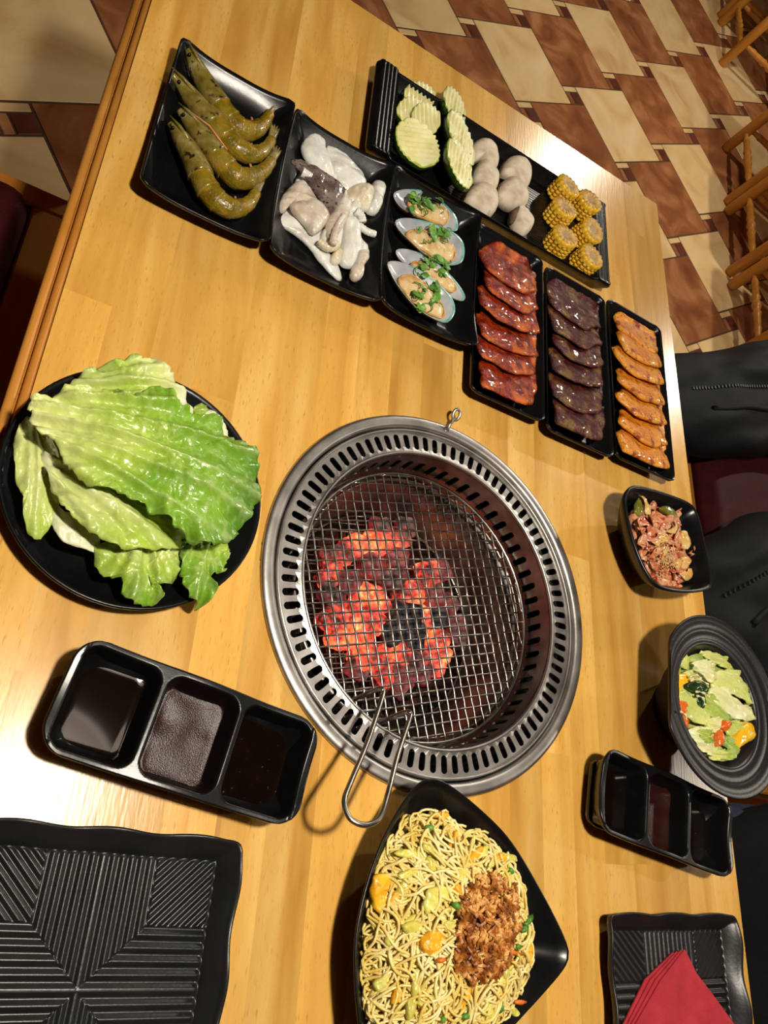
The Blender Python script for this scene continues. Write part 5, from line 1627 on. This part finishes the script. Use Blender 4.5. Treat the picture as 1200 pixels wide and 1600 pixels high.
def mound(x, y):
    d = Vector((x - NCc.x, y - NCc.y, 0))
    a = atan2(d.y, d.x)
    best = min(NOP, key=lambda p: abs((atan2(p.y - NCc.y, p.x - NCc.x) - a + pi) % (2 * pi) - pi))
    k = d.length / max(1e-6, (best - NCc).length)
    return k, 0.035 + 0.022 * max(0, 1 - k * k) ** 0.8 + 0.006 * (1 - min(1, k))
V, Fc = [Vector((NCc.x, NCc.y, TZ + mound(NCc.x, NCc.y)[1]))], []
for j in range(1, 15):
    k = j / 14
    for p in NOP:
        q = NCc.lerp(p, k * 0.97)
        V.append(Vector((q.x, q.y, TZ + max(nsurf(q.x, q.y) + 0.0006, 0.014 + 0.018 * min(1, 4 * (1 - k)) + 0.022 * max(0, 1 - k * k) ** 0.8 + 0.006 * (1 - k) + 0.003 * nz(q.x * 90, q.y * 90)))))
for i in range(60):
    Fc.append([0, 1 + i, 1 + (i + 1) % 60])
for j in range(13):
    for i in range(60):
        l = (i + 1) % 60
        Fc.append([1 + j * 60 + i, 1 + (j + 1) * 60 + i, 1 + (j + 1) * 60 + l, 1 + j * 60 + l])
nt_ = thing('noodles', 'heap of thin fried rice noodles on the triangular plate', 'noodles', (NCc.x, NCc.y, TZ + 0.012))
tag(mesh('noodle_bed', [v - nt_.location for v in V], Fc, M['noodle_bed'], nt_), kind='stuff')
mb = MB()
rn = random.Random(11)
def strand(x, y, a, n, stepl, curl, dz):
    path = []
    cv = rn.uniform(-curl, curl)
    for s in range(n):
        k, z = mound(x, y)
        if k > 1.0:
            v = Vector((NCc.x - x, NCc.y - y))
            a2 = atan2(v.y, v.x)
            a += ((a2 - a + pi) % (2 * pi) - pi) * 0.35
        qi = _inside(Vector((x, y, 0)), 0.93)
        x, y = qi.x, qi.y
        path.append(Vector((x, y, TZ + max(nsurf(x, y) + 0.0014, z + dz + 0.0022 * sin(s * 0.55 + dz * 900)))) - nt_.location)
        if rn.random() < 0.14:
            cv = rn.uniform(-curl, curl)
        a += cv
        x += stepl * cos(a)
        y += stepl * sin(a)
    return path
for q in range(430):
    p = NOP[rn.randrange(60)]
    k = sqrt(rn.random()) * 1.0
    s0 = NCc.lerp(p, k)
    mb.tube(strand(s0.x, s0.y, rn.uniform(0, 2 * pi), rn.randint(14, 30), 0.0034, 0.30, rn.uniform(-0.003, 0.005)), 0.00108 * rn.uniform(0.85, 1.1), 6)
tag(mb.obj('noodle_strands', M['noodle'], nt_, normals=False), kind='stuff')
# egg, cabbage, greens
def at_n(a, b, dz=0.0):
    p = at(ZN[0] + a / ZN[2], ZN[1] + b / ZN[2], 0.045)
    for _ in range(3):
        k, z = mound(p.x, p.y)
        p = at(ZN[0] + a / ZN[2], ZN[1] + b / ZN[2], z + dz)
    return p, mound(p.x, p.y)[1]
def chunk(name, Z, pts, m, zb, th, lb, cat, grp, amp=0.0016, freq=120, seed=0, tilt=(0, 0)):
    O = px_outline(Z, pts, zb + th * 0.6)
    c = sum((Vector((p.x, p.y, 0)) for p in O), Vector()) / len(O)
    O = [Vector((c.x, c.y, p.z)) + (Vector((p.x, p.y, 0)) - c) * (1 + 0.2 * nz(i * 1.7, seed)) for i, p in enumerate(spline([tuple(p) for p in O], 20))]
    o = pillow(name, O, m, lambda x, y: TZ + zb + tilt[0] * (x - c.x) + tilt[1] * (y - c.y), th, None, 44, 8, amp, freq, 3.5, 0.4, seed)
    return solo(o, lb, cat, grp)
EG = [([(225, 540), (250, 480), (300, 470), (330, 510), (300, 550), (290, 620), (265, 655), (235, 610)], 'browned egg piece at the noodle heap edge near the handle'),
      ([(455, 760), (500, 725), (550, 740), (550, 800), (500, 840), (460, 820)], 'orange yellow egg piece in the middle of the noodles'),
      ([(500, 210), (540, 190), (580, 200), (560, 230), (520, 228)], 'small egg piece at the noodle tip by the grill'),
      ([(910, 800), (935, 770), (950, 820), (930, 900), (905, 890)], 'thin egg strip at the noodle edge by the fried onion'), ([(785, 385), (820, 380), (830, 410), (795, 420)], 'small egg piece beside the fried onion')]
for k, (pts, lb) in enumerate(EG):
    cx, cy = sum(p[0] for p in pts) / len(pts), sum(p[1] for p in pts) / len(pts)
    _, z = at_n(cx, cy)
    chunk('egg_piece', ZN, pts, M['egg'], z, 0.006, lb, 'egg', 'egg pieces in the noodles', 0.0028, 190, k)
CB = [([(465, 600), (490, 540), (560, 525), (610, 570), (560, 590), (510, 640), (470, 655)], 'broad yellow cabbage piece beside the fried onion'), ([(330, 380), (380, 362), (460, 375), (450, 400), (380, 402)], 'pale green cabbage strip near the noodle tip'),
      ([(350, 480), (400, 450), (440, 455), (420, 480), (370, 500)], 'yellow green cabbage shred by the pale strip'), ([(610, 450), (650, 445), (660, 480), (630, 510), (612, 490)], 'green cabbage bit above the fried onion'),
      ([(370, 700), (440, 680), (450, 720), (390, 740)], 'translucent cabbage piece left in the noodle loops'), ([(240, 960), (280, 930), (300, 970), (260, 1000)], 'yellow cabbage bit near the shaded plate side'),
      ([(390, 1030), (430, 1050), (420, 1110), (390, 1120)], 'yellow cabbage strip in the lower noodles'), ([(730, 1060), (780, 1080), (770, 1120), (720, 1110)], 'green cabbage piece in the lower noodles by the rim'),
      ([(810, 375), (890, 395), (880, 420), (830, 410)], 'pointed cabbage leaf tip over the plate rim side'), ([(840, 460), (880, 470), (890, 510), (850, 505)], 'yellow green cabbage piece beside the onion top'),
      ([(300, 750), (340, 770), (330, 800), (295, 790)], 'small cabbage shred in the shaded noodles'), ([(860, 1060), (905, 1110), (890, 1125), (840, 1085)], 'white cabbage sliver pointing over the rim')]
for k, (pts, lb) in enumerate(CB):
    cx, cy = sum(p[0] for p in pts) / len(pts), sum(p[1] for p in pts) / len(pts)
    _, z = at_n(cx, cy)
    chunk('cabbage_piece', ZN, pts, M['cabbage'], z + 0.001, 0.0045, lb, 'cabbage', 'cabbage in the noodles', 0.0016, 150, k)
for q in range(46):
    a_, k_ = rn.uniform(0, 2 * pi), sqrt(rn.random()) * 0.88
    p_ = NCc.lerp(NOP[rn.randrange(60)], k_)
    z_ = mound(p_.x, p_.y)[1] + rn.uniform(0.0005, 0.003)
    l_, w_ = rn.uniform(0.005, 0.012), rn.uniform(0.002, 0.0042)
    O_ = [(p_.x + l_ * cos(t) * cos(a_) - w_ * sin(t) * sin(a_) + R(-.0012, .0012), p_.y + l_ * cos(t) * sin(a_) + w_ * sin(t) * cos(a_) + R(-.0012, .0012)) for t in [2 * pi * j / 10 for j in range(10)]]
    eg = q % 4 == 0
    o = pillow('egg_piece' if eg else 'cabbage_piece', O_, M['egg' if eg else 'cabbage'], TZ + z_ - 0.002, 0.004, None, 28, 5, 0.0016, 220, 3.0, 0.4, q)
    solo(o, 'small yellow egg crumb scattered among the noodles' if eg else 'small yellow green cabbage shred tangled in the noodles', 'egg' if eg else 'cabbage', 'egg crumbs in the noodles' if eg else 'cabbage shreds in the noodles')
GN = [((470, 262), (515, 270)), ((590, 602), (625, 630)), ((845, 570), (875, 585)), ((915, 700), (948, 655)), ((900, 730), (925, 700)), ((870, 795), (890, 800)), ((540, 1130), (552, 1110)), ((840, 450), (860, 470)), ((630, 1110), (665, 1105)), ((800, 1090), (808, 1050))]
GL_ = ['near the noodle tip', 'beside the heap of fried onion', 'by the onion on the rim side', 'long, curling over the black plate', 'short, under the long one', 'pale, near the carrot shred', 'in the lower noodles', 'by the yellow cabbage', 'among the lower loops', 'upright near the rim']
for k, ((a, b), wl) in enumerate(zip(GN, GL_)):
    p, _ = at_n(*a, 0.005)
    q, _ = at_n(*b, 0.005)
    o = MB().tube([p, p.lerp(q, .35) + Vector((0, 0, .0015)), p.lerp(q, .7) + Vector((0, 0, .0012)), q], [0.0012, 0.0022, 0.002, 0.0008], 8).obj('scallion_piece', M['herb'])
    solo(o, f'green scallion piece {wl}', 'scallion', 'scallion in the noodles')
for k, (a, b, wl) in enumerate([((800, 812), (910, 832), 'long, beside the fried onion'), ((520, 860), (560, 855), 'tiny, in the noodle loops'), ((870, 1045), (920, 1045), 'short, sticking out over the rim')]):
    p, _ = at_n(*a, 0.006)
    q, _ = at_n(*b, 0.006)
    o = MB().tube([p, p.lerp(q, .5) + Vector((0, 0, .001)), q], [0.0014, 0.0018, 0.0009], 6).obj('carrot_shred', M['carrot'])
    solo(o, f'orange carrot shred, {wl}', 'carrot', 'carrot in the noodles')
mb = MB()
OO = [(690, 480), (780, 470), (860, 520), (870, 600), (880, 700), (850, 770), (830, 880), (760, 950), (660, 960), (590, 890), (600, 780), (610, 680), (630, 570)]
ocx, ocy = 730, 715
for q in range(1100):
    a = rn.uniform(0, 2 * pi)
    k = sqrt(rn.random())
    i = rn.randrange(len(OO))
    f = rn.random()
    ex, ey = OO[i][0] * f + OO[(i + 1) % len(OO)][0] * (1 - f), OO[i][1] * f + OO[(i + 1) % len(OO)][1] * (1 - f)
    px, py = ocx + (ex - ocx) * k, ocy + (ey - ocy) * k
    p, _ = at_n(px, py, 0.004 + 0.006 * (1 - k) * rn.random())
    p.z += rn.uniform(0.0, 0.004) + 0.009 * (1 - k)
    ln, wd = rn.uniform(0.003, 0.0075), rn.uniform(0.0009, 0.0021)
    b = rn.uniform(0, pi)
    d = Vector((cos(b), sin(b), rn.uniform(-.4, .4)))
    mb.tube([p - d * ln / 2, p + Vector((rn.uniform(-.001, .001), rn.uniform(-.001, .001), rn.uniform(0, .0012))), p + d * ln / 2], [wd * .6, wd, wd * .5], 5)
o = mb.obj('fried_onion', M['onion'], None, smooth=False, normals=False)
centre(o)
tag(o, 'heap of crisp brown fried onion on the noodles', 'onion', kind='stuff')

# ---- kimchi
M['kimchi'] = speckle(mat('kimchi', [(0.3, S(160, 62, 30)), (0.45, S(196, 112, 72)), (0.6, S(216, 158, 116)), (0.78, S(228, 194, 158))], 90, 0.28, bump=0.4, bscale=200, coat=0.4, rand=0.1), S(150, 40, 18), 130, 0.56, 0.10)
M['kim_stem'] = mat('kimchi_stem', [(0.3, S(210, 150, 70)), (0.6, S(226, 190, 120)), (0.8, S(234, 216, 170))], 50, 0.28, coat=0.4)
M['kim_green'] = mat('kimchi_green', [(0.3, S(86, 92, 26)), (0.7, S(140, 136, 52))], 60, 0.3, coat=0.3)
M['sesame'] = mat('sesame', [(0.3, S(206, 160, 104)), (0.7, S(226, 190, 140))], 60, 0.5)
ZI = (900, 720, 923 / 300)
rk = random.Random(5)
KO = [(290, 215), (350, 190), (430, 205), (520, 225), (560, 330), (580, 400), (540, 520), (520, 590), (430, 595), (360, 555), (320, 470), (285, 350), (275, 270)]
KPR = [(0.3, 0.008), (0.55, 0.009), (0.70, 0.018), (0.84, 0.034), (0.93, 0.0445), (0.97, 0.046), (1.0, 0.0445)]
_KB = even(spline([p for p in KBO], 78), 180)
_kc = sum(_KB, Vector()) / 180
def kscale(x, y):
    d = Vector((x - _kc.x, y - _kc.y, 0))
    a = atan2(d.y, d.x)
    b = min(_KB, key=lambda q: abs((atan2(q.y - _kc.y, q.x - _kc.x) - a + pi) % (2 * pi) - pi))
    return d.length / (b - _kc).length
def kin(p, lim):
    k = kscale(p.x, p.y)
    f = min(1, lim / max(1e-6, k))
    return Vector((_kc.x + (p.x - _kc.x) * f, _kc.y + (p.y - _kc.y) * f, p.z))
def ksurf(x, y):
    return prof_z(KPR, kscale(x, y))
o = pillow('kimchi', [kin(p, 0.76) for p in px_outline(ZI, KO, 0.030)], M['kimchi'], lambda x, y: TZ + max(0.0095, ksurf(x, y) + 0.0005), 0.019, None, 60, 14, 0.004, 80, 2.2, 0.25, 3.0)
for v in list(o.data.vertices)[:1 + 14 * 60]:
    v.co.z = max(v.co.z, TZ + 0.0315 + 0.0035 * nz(v.co.x * 80, v.co.y * 80) - 0.002 * kscale(v.co.x, v.co.y))
solo(o, 'mass of shredded red kimchi filling the small bowl', 'kimchi')
o['kind'] = 'stuff'
kl = ['folded', 'curled', 'flat', 'twisted', 'crinkled', 'bent', 'narrow', 'broad', 'pale', 'reddish', 'short', 'long', 'frayed', 'shiny', 'thin', 'thick']
for k in range(34):
    while True:
        a, b = rk.uniform(280, 570), rk.uniform(195, 590)
        if ((a - 425 - (b - 390) * 0.32) / 125) ** 2 + ((b - 395) / 195) ** 2 < 1:
            break
    dz = 0.027 + 0.012 * (1 - ((a - 425) / 160) ** 2 * 0.5 - ((b - 395) / 200) ** 2 * 0.5) + rk.uniform(-0.001, 0.003)
    p = at(ZI[0] + a / ZI[2], ZI[1] + b / ZI[2], dz)
    an = rk.uniform(0, 2 * pi)
    n = 12
    cv = rk.uniform(-0.35, 0.35)
    wd = rk.uniform(0.0022, 0.0055)
    ln = rk.uniform(0.0016, 0.003)
    V, Fc = [], []
    x = Vector(p)
    ph = rk.uniform(0, 6)
    for s in range(n):
        d = Vector((cos(an), sin(an), 0))
        sd = Vector((-sin(an), cos(an), 0.6 * sin(ph + s * 0.5))).normalized()
        w_ = wd * (0.5 + 0.5 * sin(pi * (s + 0.7) / n))
        for e in (-1, -0.4, 0.3, 1):
            V.append(x + sd * w_ * e + Vector((0, 0, 0.0012 * cos(e * 2.4 + s) + 0.002 * sin(ph + s * 0.6))))
        x = x + d * ln
        an += cv
    for s in range(n - 1):
        for e in range(3):
            Fc.append([s * 4 + e, s * 4 + e + 1, s * 4 + e + 5, s * 4 + e + 4])
    m0 = len(V)
    V += [v - Vector((0, 0, 0.0013)) for v in V]
    Fc += [[i + m0 for i in f[::-1]] for f in Fc]
    for s in range(n - 1):
        Fc += [[s * 4, s * 4 + 4, m0 + s * 4 + 4, m0 + s * 4], [s * 4 + 3, m0 + s * 4 + 3, m0 + s * 4 + 7, s * 4 + 7]]
    for i_, v in enumerate(V):
        w_ = kin(v, 0.86)
        V[i_] = Vector((w_.x, w_.y, max(v.z, TZ + ksurf(w_.x, w_.y) + 0.0006)))
    mk = 'kim_stem' if k % 6 == 0 else 'kimchi'
    o = mesh('kimchi_strip', V, Fc, M[mk])
    solo(o, 'yellowish cabbage stem strip coated in kimchi paste' if mk == 'kim_stem' else 'red speckled cabbage strip on the kimchi heap', 'kimchi', 'kimchi strips in the small bowl')
for k, (pts, mk, lb) in enumerate([([(280, 240), (300, 180), (325, 230), (310, 270)], 'kim_green', 'green leaf tip in the kimchi against the bowl side'), ([(400, 225), (440, 215), (485, 250), (480, 270), (430, 250)], 'kim_green', 'yellow green stem piece across the kimchi'),
                                   ([(500, 345), (530, 335), (555, 400), (530, 430), (505, 400)], 'kim_stem', 'pale orange square of cabbage in the kimchi'), ([(485, 480), (530, 455), (558, 480), (530, 520), (500, 515)], 'kim_stem', 'pale triangular cabbage piece in the kimchi'),
                                   ([(385, 360), (420, 345), (450, 365), (435, 395), (400, 390)], 'kim_stem', 'whitish cabbage rib in the middle of the kimchi'), ([(370, 560), (430, 565), (500, 590), (490, 606), (420, 600)], 'kimchi', 'orange kimchi sliver along the bowl rim')]):
    ck = chunk('kimchi_piece', ZI, pts, M[mk], 0.034 if k else 0.03, 0.005, lb, 'kimchi', 'kimchi pieces in the small bowl', 0.0012, 160, k)
    for v in ck.data.vertices:
        w_ = kin(v.co + ck.location, 0.88)
        w_.z = max(w_.z, TZ + ksurf(w_.x, w_.y) + 0.0006)
        v.co = w_ - ck.location
mb = MB()
for q in range(260):
    a, b = rk.gauss(440, 34), rk.gauss(470, 48)
    p = at(ZI[0] + a / ZI[2], ZI[1] + b / ZI[2], 0.040)
    p.z += rk.uniform(-0.001, 0.002)
    an = rk.uniform(0, pi)
    d = Vector((cos(an), sin(an), rk.uniform(-.3, .3))) * 0.0011
    mb.tube([p - d, p, p + d], [0.0003, 0.0007, 0.0004], 5)
o = mb.obj('sesame', M['sesame'], normals=False)
centre(o)
tag(o, 'ground sesame sprinkled on the kimchi', 'sesame', kind='stuff')

# ---- salad
M['yellow'] = mat('yellow_pepper', [(0.3, S(232, 168, 14)), (0.7, S(244, 200, 48))], 30, 0.22, coat=0.4)
M['tomato'] = mat('tomato', [(0.3, S(206, 84, 26)), (0.6, S(228, 116, 40)), (0.8, S(236, 150, 80))], 40, 0.22, coat=0.4)
M['cuke'] = mat('cucumber', [(0.3, S(22, 44, 18)), (0.7, S(46, 78, 34))], 40, 0.25, coat=0.3)
M['dress'] = mat('creamy_dressing', [(0.3, S(222, 206, 160)), (0.7, S(236, 224, 186))], 60, 0.2, coat=0.4)
sW, sP, sG, sD = S(240, 234, 196), S(222, 220, 140), S(186, 198, 92), S(124, 160, 48)
SG = 'salad leaves in the flanged bowl'
SAL = [([(490, 935), (530, 950), (560, 990), (540, 1020), (500, 990)], 0.050, [(0, sP), (1, sG)], 'pointed green leaf at the salad edge towards the kimchi'),
       ([(560, 990), (610, 975), (660, 1000), (670, 1050), (640, 1080), (590, 1030)], 0.056, [(0, sW), (1, sP)], 'pale whitish lettuce piece curling over the cucumber'),
       ([(600, 940), (640, 935), (720, 975), (760, 985), (740, 1020), (680, 1010)], 0.050, [(0, sP), (1, sG)], 'light green leaf under the flange side of the salad'),
       ([(660, 1030), (720, 1020), (780, 1040), (830, 1110), (835, 1160), (790, 1170), (720, 1130), (660, 1100)], 0.054, [(0, sP), (1, sG)], 'broad pale green leaf on the chair side of the salad'),
       ([(640, 1100), (700, 1100), (760, 1170), (820, 1190), (835, 1230), (770, 1250), (700, 1210), (650, 1150)], 0.055, [(0, sP), (0.5, sW), (1, sP)], 'long cream lettuce strip across the salad'),
       ([(520, 1030), (580, 1020), (600, 1060), (560, 1120), (500, 1120), (480, 1080)], 0.050, [(0, sP), (1, sG)], 'soft green leaf beside the yellow pepper slice'),
       ([(600, 1140), (660, 1130), (720, 1190), (740, 1240), (680, 1260), (620, 1220)], 0.052, [(0, sG), (1, sD)], 'bright green leaf in the centre of the salad'),
       ([(500, 1120), (560, 1120), (600, 1190), (660, 1240), (640, 1280), (560, 1250), (520, 1190)], 0.053, [(0, sG), (1, sP)], 'green leaf running past the tomato chunk'),
       ([(530, 1300), (580, 1270), (640, 1290), (680, 1340), (660, 1400), (600, 1390), (550, 1350)], 0.052, [(0, sW), (1, sP)], 'cupped white lettuce heart piece at the rim of the salad'),
       ([(620, 1240), (680, 1230), (700, 1270), (660, 1300), (620, 1280)], 0.054, [(0, sP), (1, sW)], 'small cream leaf below the green centre'),
       ([(720, 1250), (790, 1240), (800, 1290), (750, 1330), (715, 1300)], 0.052, [(0, sG), (1, sP)], 'light leaf between the tomato and pepper chunks'),
       ([(640, 1390), (700, 1370), (740, 1400), (700, 1425), (650, 1420)], 0.050, [(0, sP), (1, sG)], 'shredded leaf end at the lower salad rim'),
       ([(590, 1290), (640, 1290), (660, 1330), (620, 1345)], 0.058, [(0, sG), (1, sD)], 'curled green leaf inside the white heart piece'),
       ([(700, 1320), (740, 1310), (760, 1390), (730, 1415), (705, 1370)], 0.053, [(0, sD), (1, sG)], 'dark green leaf stalk by the yellow pepper chunk'),
       ([(790, 1170), (835, 1180), (840, 1240), (800, 1240)], 0.050, [(0, sP), (1, sW)], 'yellowish leaf against the far wall of the bowl')]
M['leaf2'] = M['leaf']
SPR = [(0.0, 0.010), (0.028, 0.010), (0.044, 0.021), (0.058, 0.044), (0.0630, 0.055), (0.0650, 0.0580)]
def sr_in(z):
    for (a, za), (b, zb_) in zip(SPR, SPR[1:]):
        if zb_ > za and z <= zb_:
            return a + (b - a) * max(0, (z - za) / (zb_ - za))
    return 0.065
def ssurf(x, y):
    return prof_z(SPR, hypot(x - SBC[0], y - SBC[1]))
def sin_(p, lim):
    d = Vector((p.x - SBC[0], p.y - SBC[1], 0))
    f = min(1, lim / max(1e-6, d.length))
    return Vector((SBC[0] + d.x * f, SBC[1] + d.y * f, p.z))
bed = pillow('salad_bed', [(SBC[0] + 0.0555 * cos(t), SBC[1] + 0.0555 * sin(t)) for t in [2 * pi * k / 14 for k in range(14)]], mat('shredded_lettuce', [(0.3, S(120, 150, 50)), (0.7, S(196, 204, 120))], 60, 0.4, bump=0.8, bscale=120), lambda x, y: TZ + ssurf(x, y) + 0.0006, 0.010, None, 44, 10, 0.002, 70, 2.5, 0.7, under=0.9)
for v in list(bed.data.vertices)[:1 + 10 * 44]:
    v.co.z = max(v.co.z, TZ + 0.0445 + 0.003 * nz(v.co.x * 90, v.co.y * 90))
def fit_salad(o):
    """keep a salad piece inside the inner wall of its bowl"""
    for v in o.data.vertices:
        w_ = v.co + o.location
        p = sin_(w_, max(0.02, sr_in(w_.z - TZ - 0.0006) - 0.0012))
        v.co = p - o.location
solo(bed, 'shredded lettuce bed at the bottom of the flanged bowl', 'salad')
bed['kind'] = 'stuff'
for k, (pts, z, cols, lb) in enumerate(SAL):
    pts = [(655 + (a - 655) * 1.13, 1180 + (b - 1180) * 1.08) for a, b in pts]
    z += 0.003
    cx, cy = sum(p[0] for p in pts) / len(pts), sum(p[1] for p in pts) / len(pts)
    lf = leaf('salad_leaf', ZI, pts, z - 0.006, M['leaf'], (pts[0], pts[len(pts) // 2]), cols, lb, 'salad', SG, 0.004, 0.004, 0.006, 20.0 + k, 60, 9, ffreq=120)
    fit_salad(lf)
for k, (pts, mk, z, th, lb, ct) in enumerate([
        ([(452, 1060), (480, 1025), (530, 1020), (550, 1055), (510, 1080), (480, 1130), (465, 1180), (450, 1140)], 'yellow', 0.048, 0.010, 'curved yellow pepper slice at the flat side of the bowl', 'pepper'),
        ([(750, 1330), (790, 1270), (840, 1255), (870, 1310), (850, 1340), (800, 1370), (755, 1395)], 'yellow', 0.046, 0.012, 'big yellow pepper chunk glazed with dressing', 'pepper'),
        ([(465, 1180), (490, 1145), (535, 1165), (530, 1220), (480, 1215)], 'tomato', 0.046, 0.010, 'orange tomato wedge under the pepper slice', 'tomato'),
        ([(480, 1225), (530, 1215), (540, 1260), (520, 1315), (495, 1280)], 'tomato', 0.042, 0.010, 'red orange tomato wedge lower at the flat side', 'tomato'),
        ([(675, 1310), (695, 1290), (712, 1330), (700, 1370), (680, 1365)], 'tomato', 0.052, 0.008, 'small orange tomato piece by the white heart', 'tomato'),
        ([(695, 1280), (710, 1245), (745, 1260), (725, 1300)], 'tomato', 0.052, 0.008, 'tomato chip with dressing in the salad middle', 'tomato'),
        ([(530, 1080), (570, 1055), (625, 1075), (640, 1110), (600, 1120), (560, 1110)], 'cuke', 0.054, 0.006, 'dark green cucumber slice with dressing lines', 'cucumber'),
        ([(575, 1110), (610, 1120), (625, 1170), (600, 1200), (580, 1160)], 'cuke', 0.052, 0.006, 'second dark cucumber slice in the salad hollow', 'cucumber')]):
    ck = chunk('pepper_chunk' if ct == 'pepper' else 'tomato_wedge' if ct == 'tomato' else 'cucumber_slice', ZI, pts, M[mk], z, th, lb, ct, 'vegetable chunks in the salad', 0.0012, 130, k)
    fit_salad(ck)
for k, (pts, wl) in enumerate([([(545, 1040), (580, 1030), (600, 1045)], 'above the cucumber'), ([(550, 1058), (590, 1050), (635, 1075)], 'over the cucumber'), ([(575, 1110), (610, 1115), (640, 1135)], 'below the cucumber'), ([(580, 1130), (610, 1140), (620, 1175)], 'in the salad hollow'), ([(500, 1205), (525, 1220), (530, 1245)], 'on the tomato wedges')]):
    P = spline([tuple(at(ZI[0] + a / ZI[2], ZI[1] + b / ZI[2], 0.0625)) for a, b in pts], 14, closed=False)
    o = MB().tube(P, [0.0009 + 0.0006 * sin(i * 1.1) for i in range(14)], 6).obj('dressing_drizzle', M['dress'])
    solo(o, f'thin cream dressing drizzle {wl}', 'dressing', 'dressing on the salad')
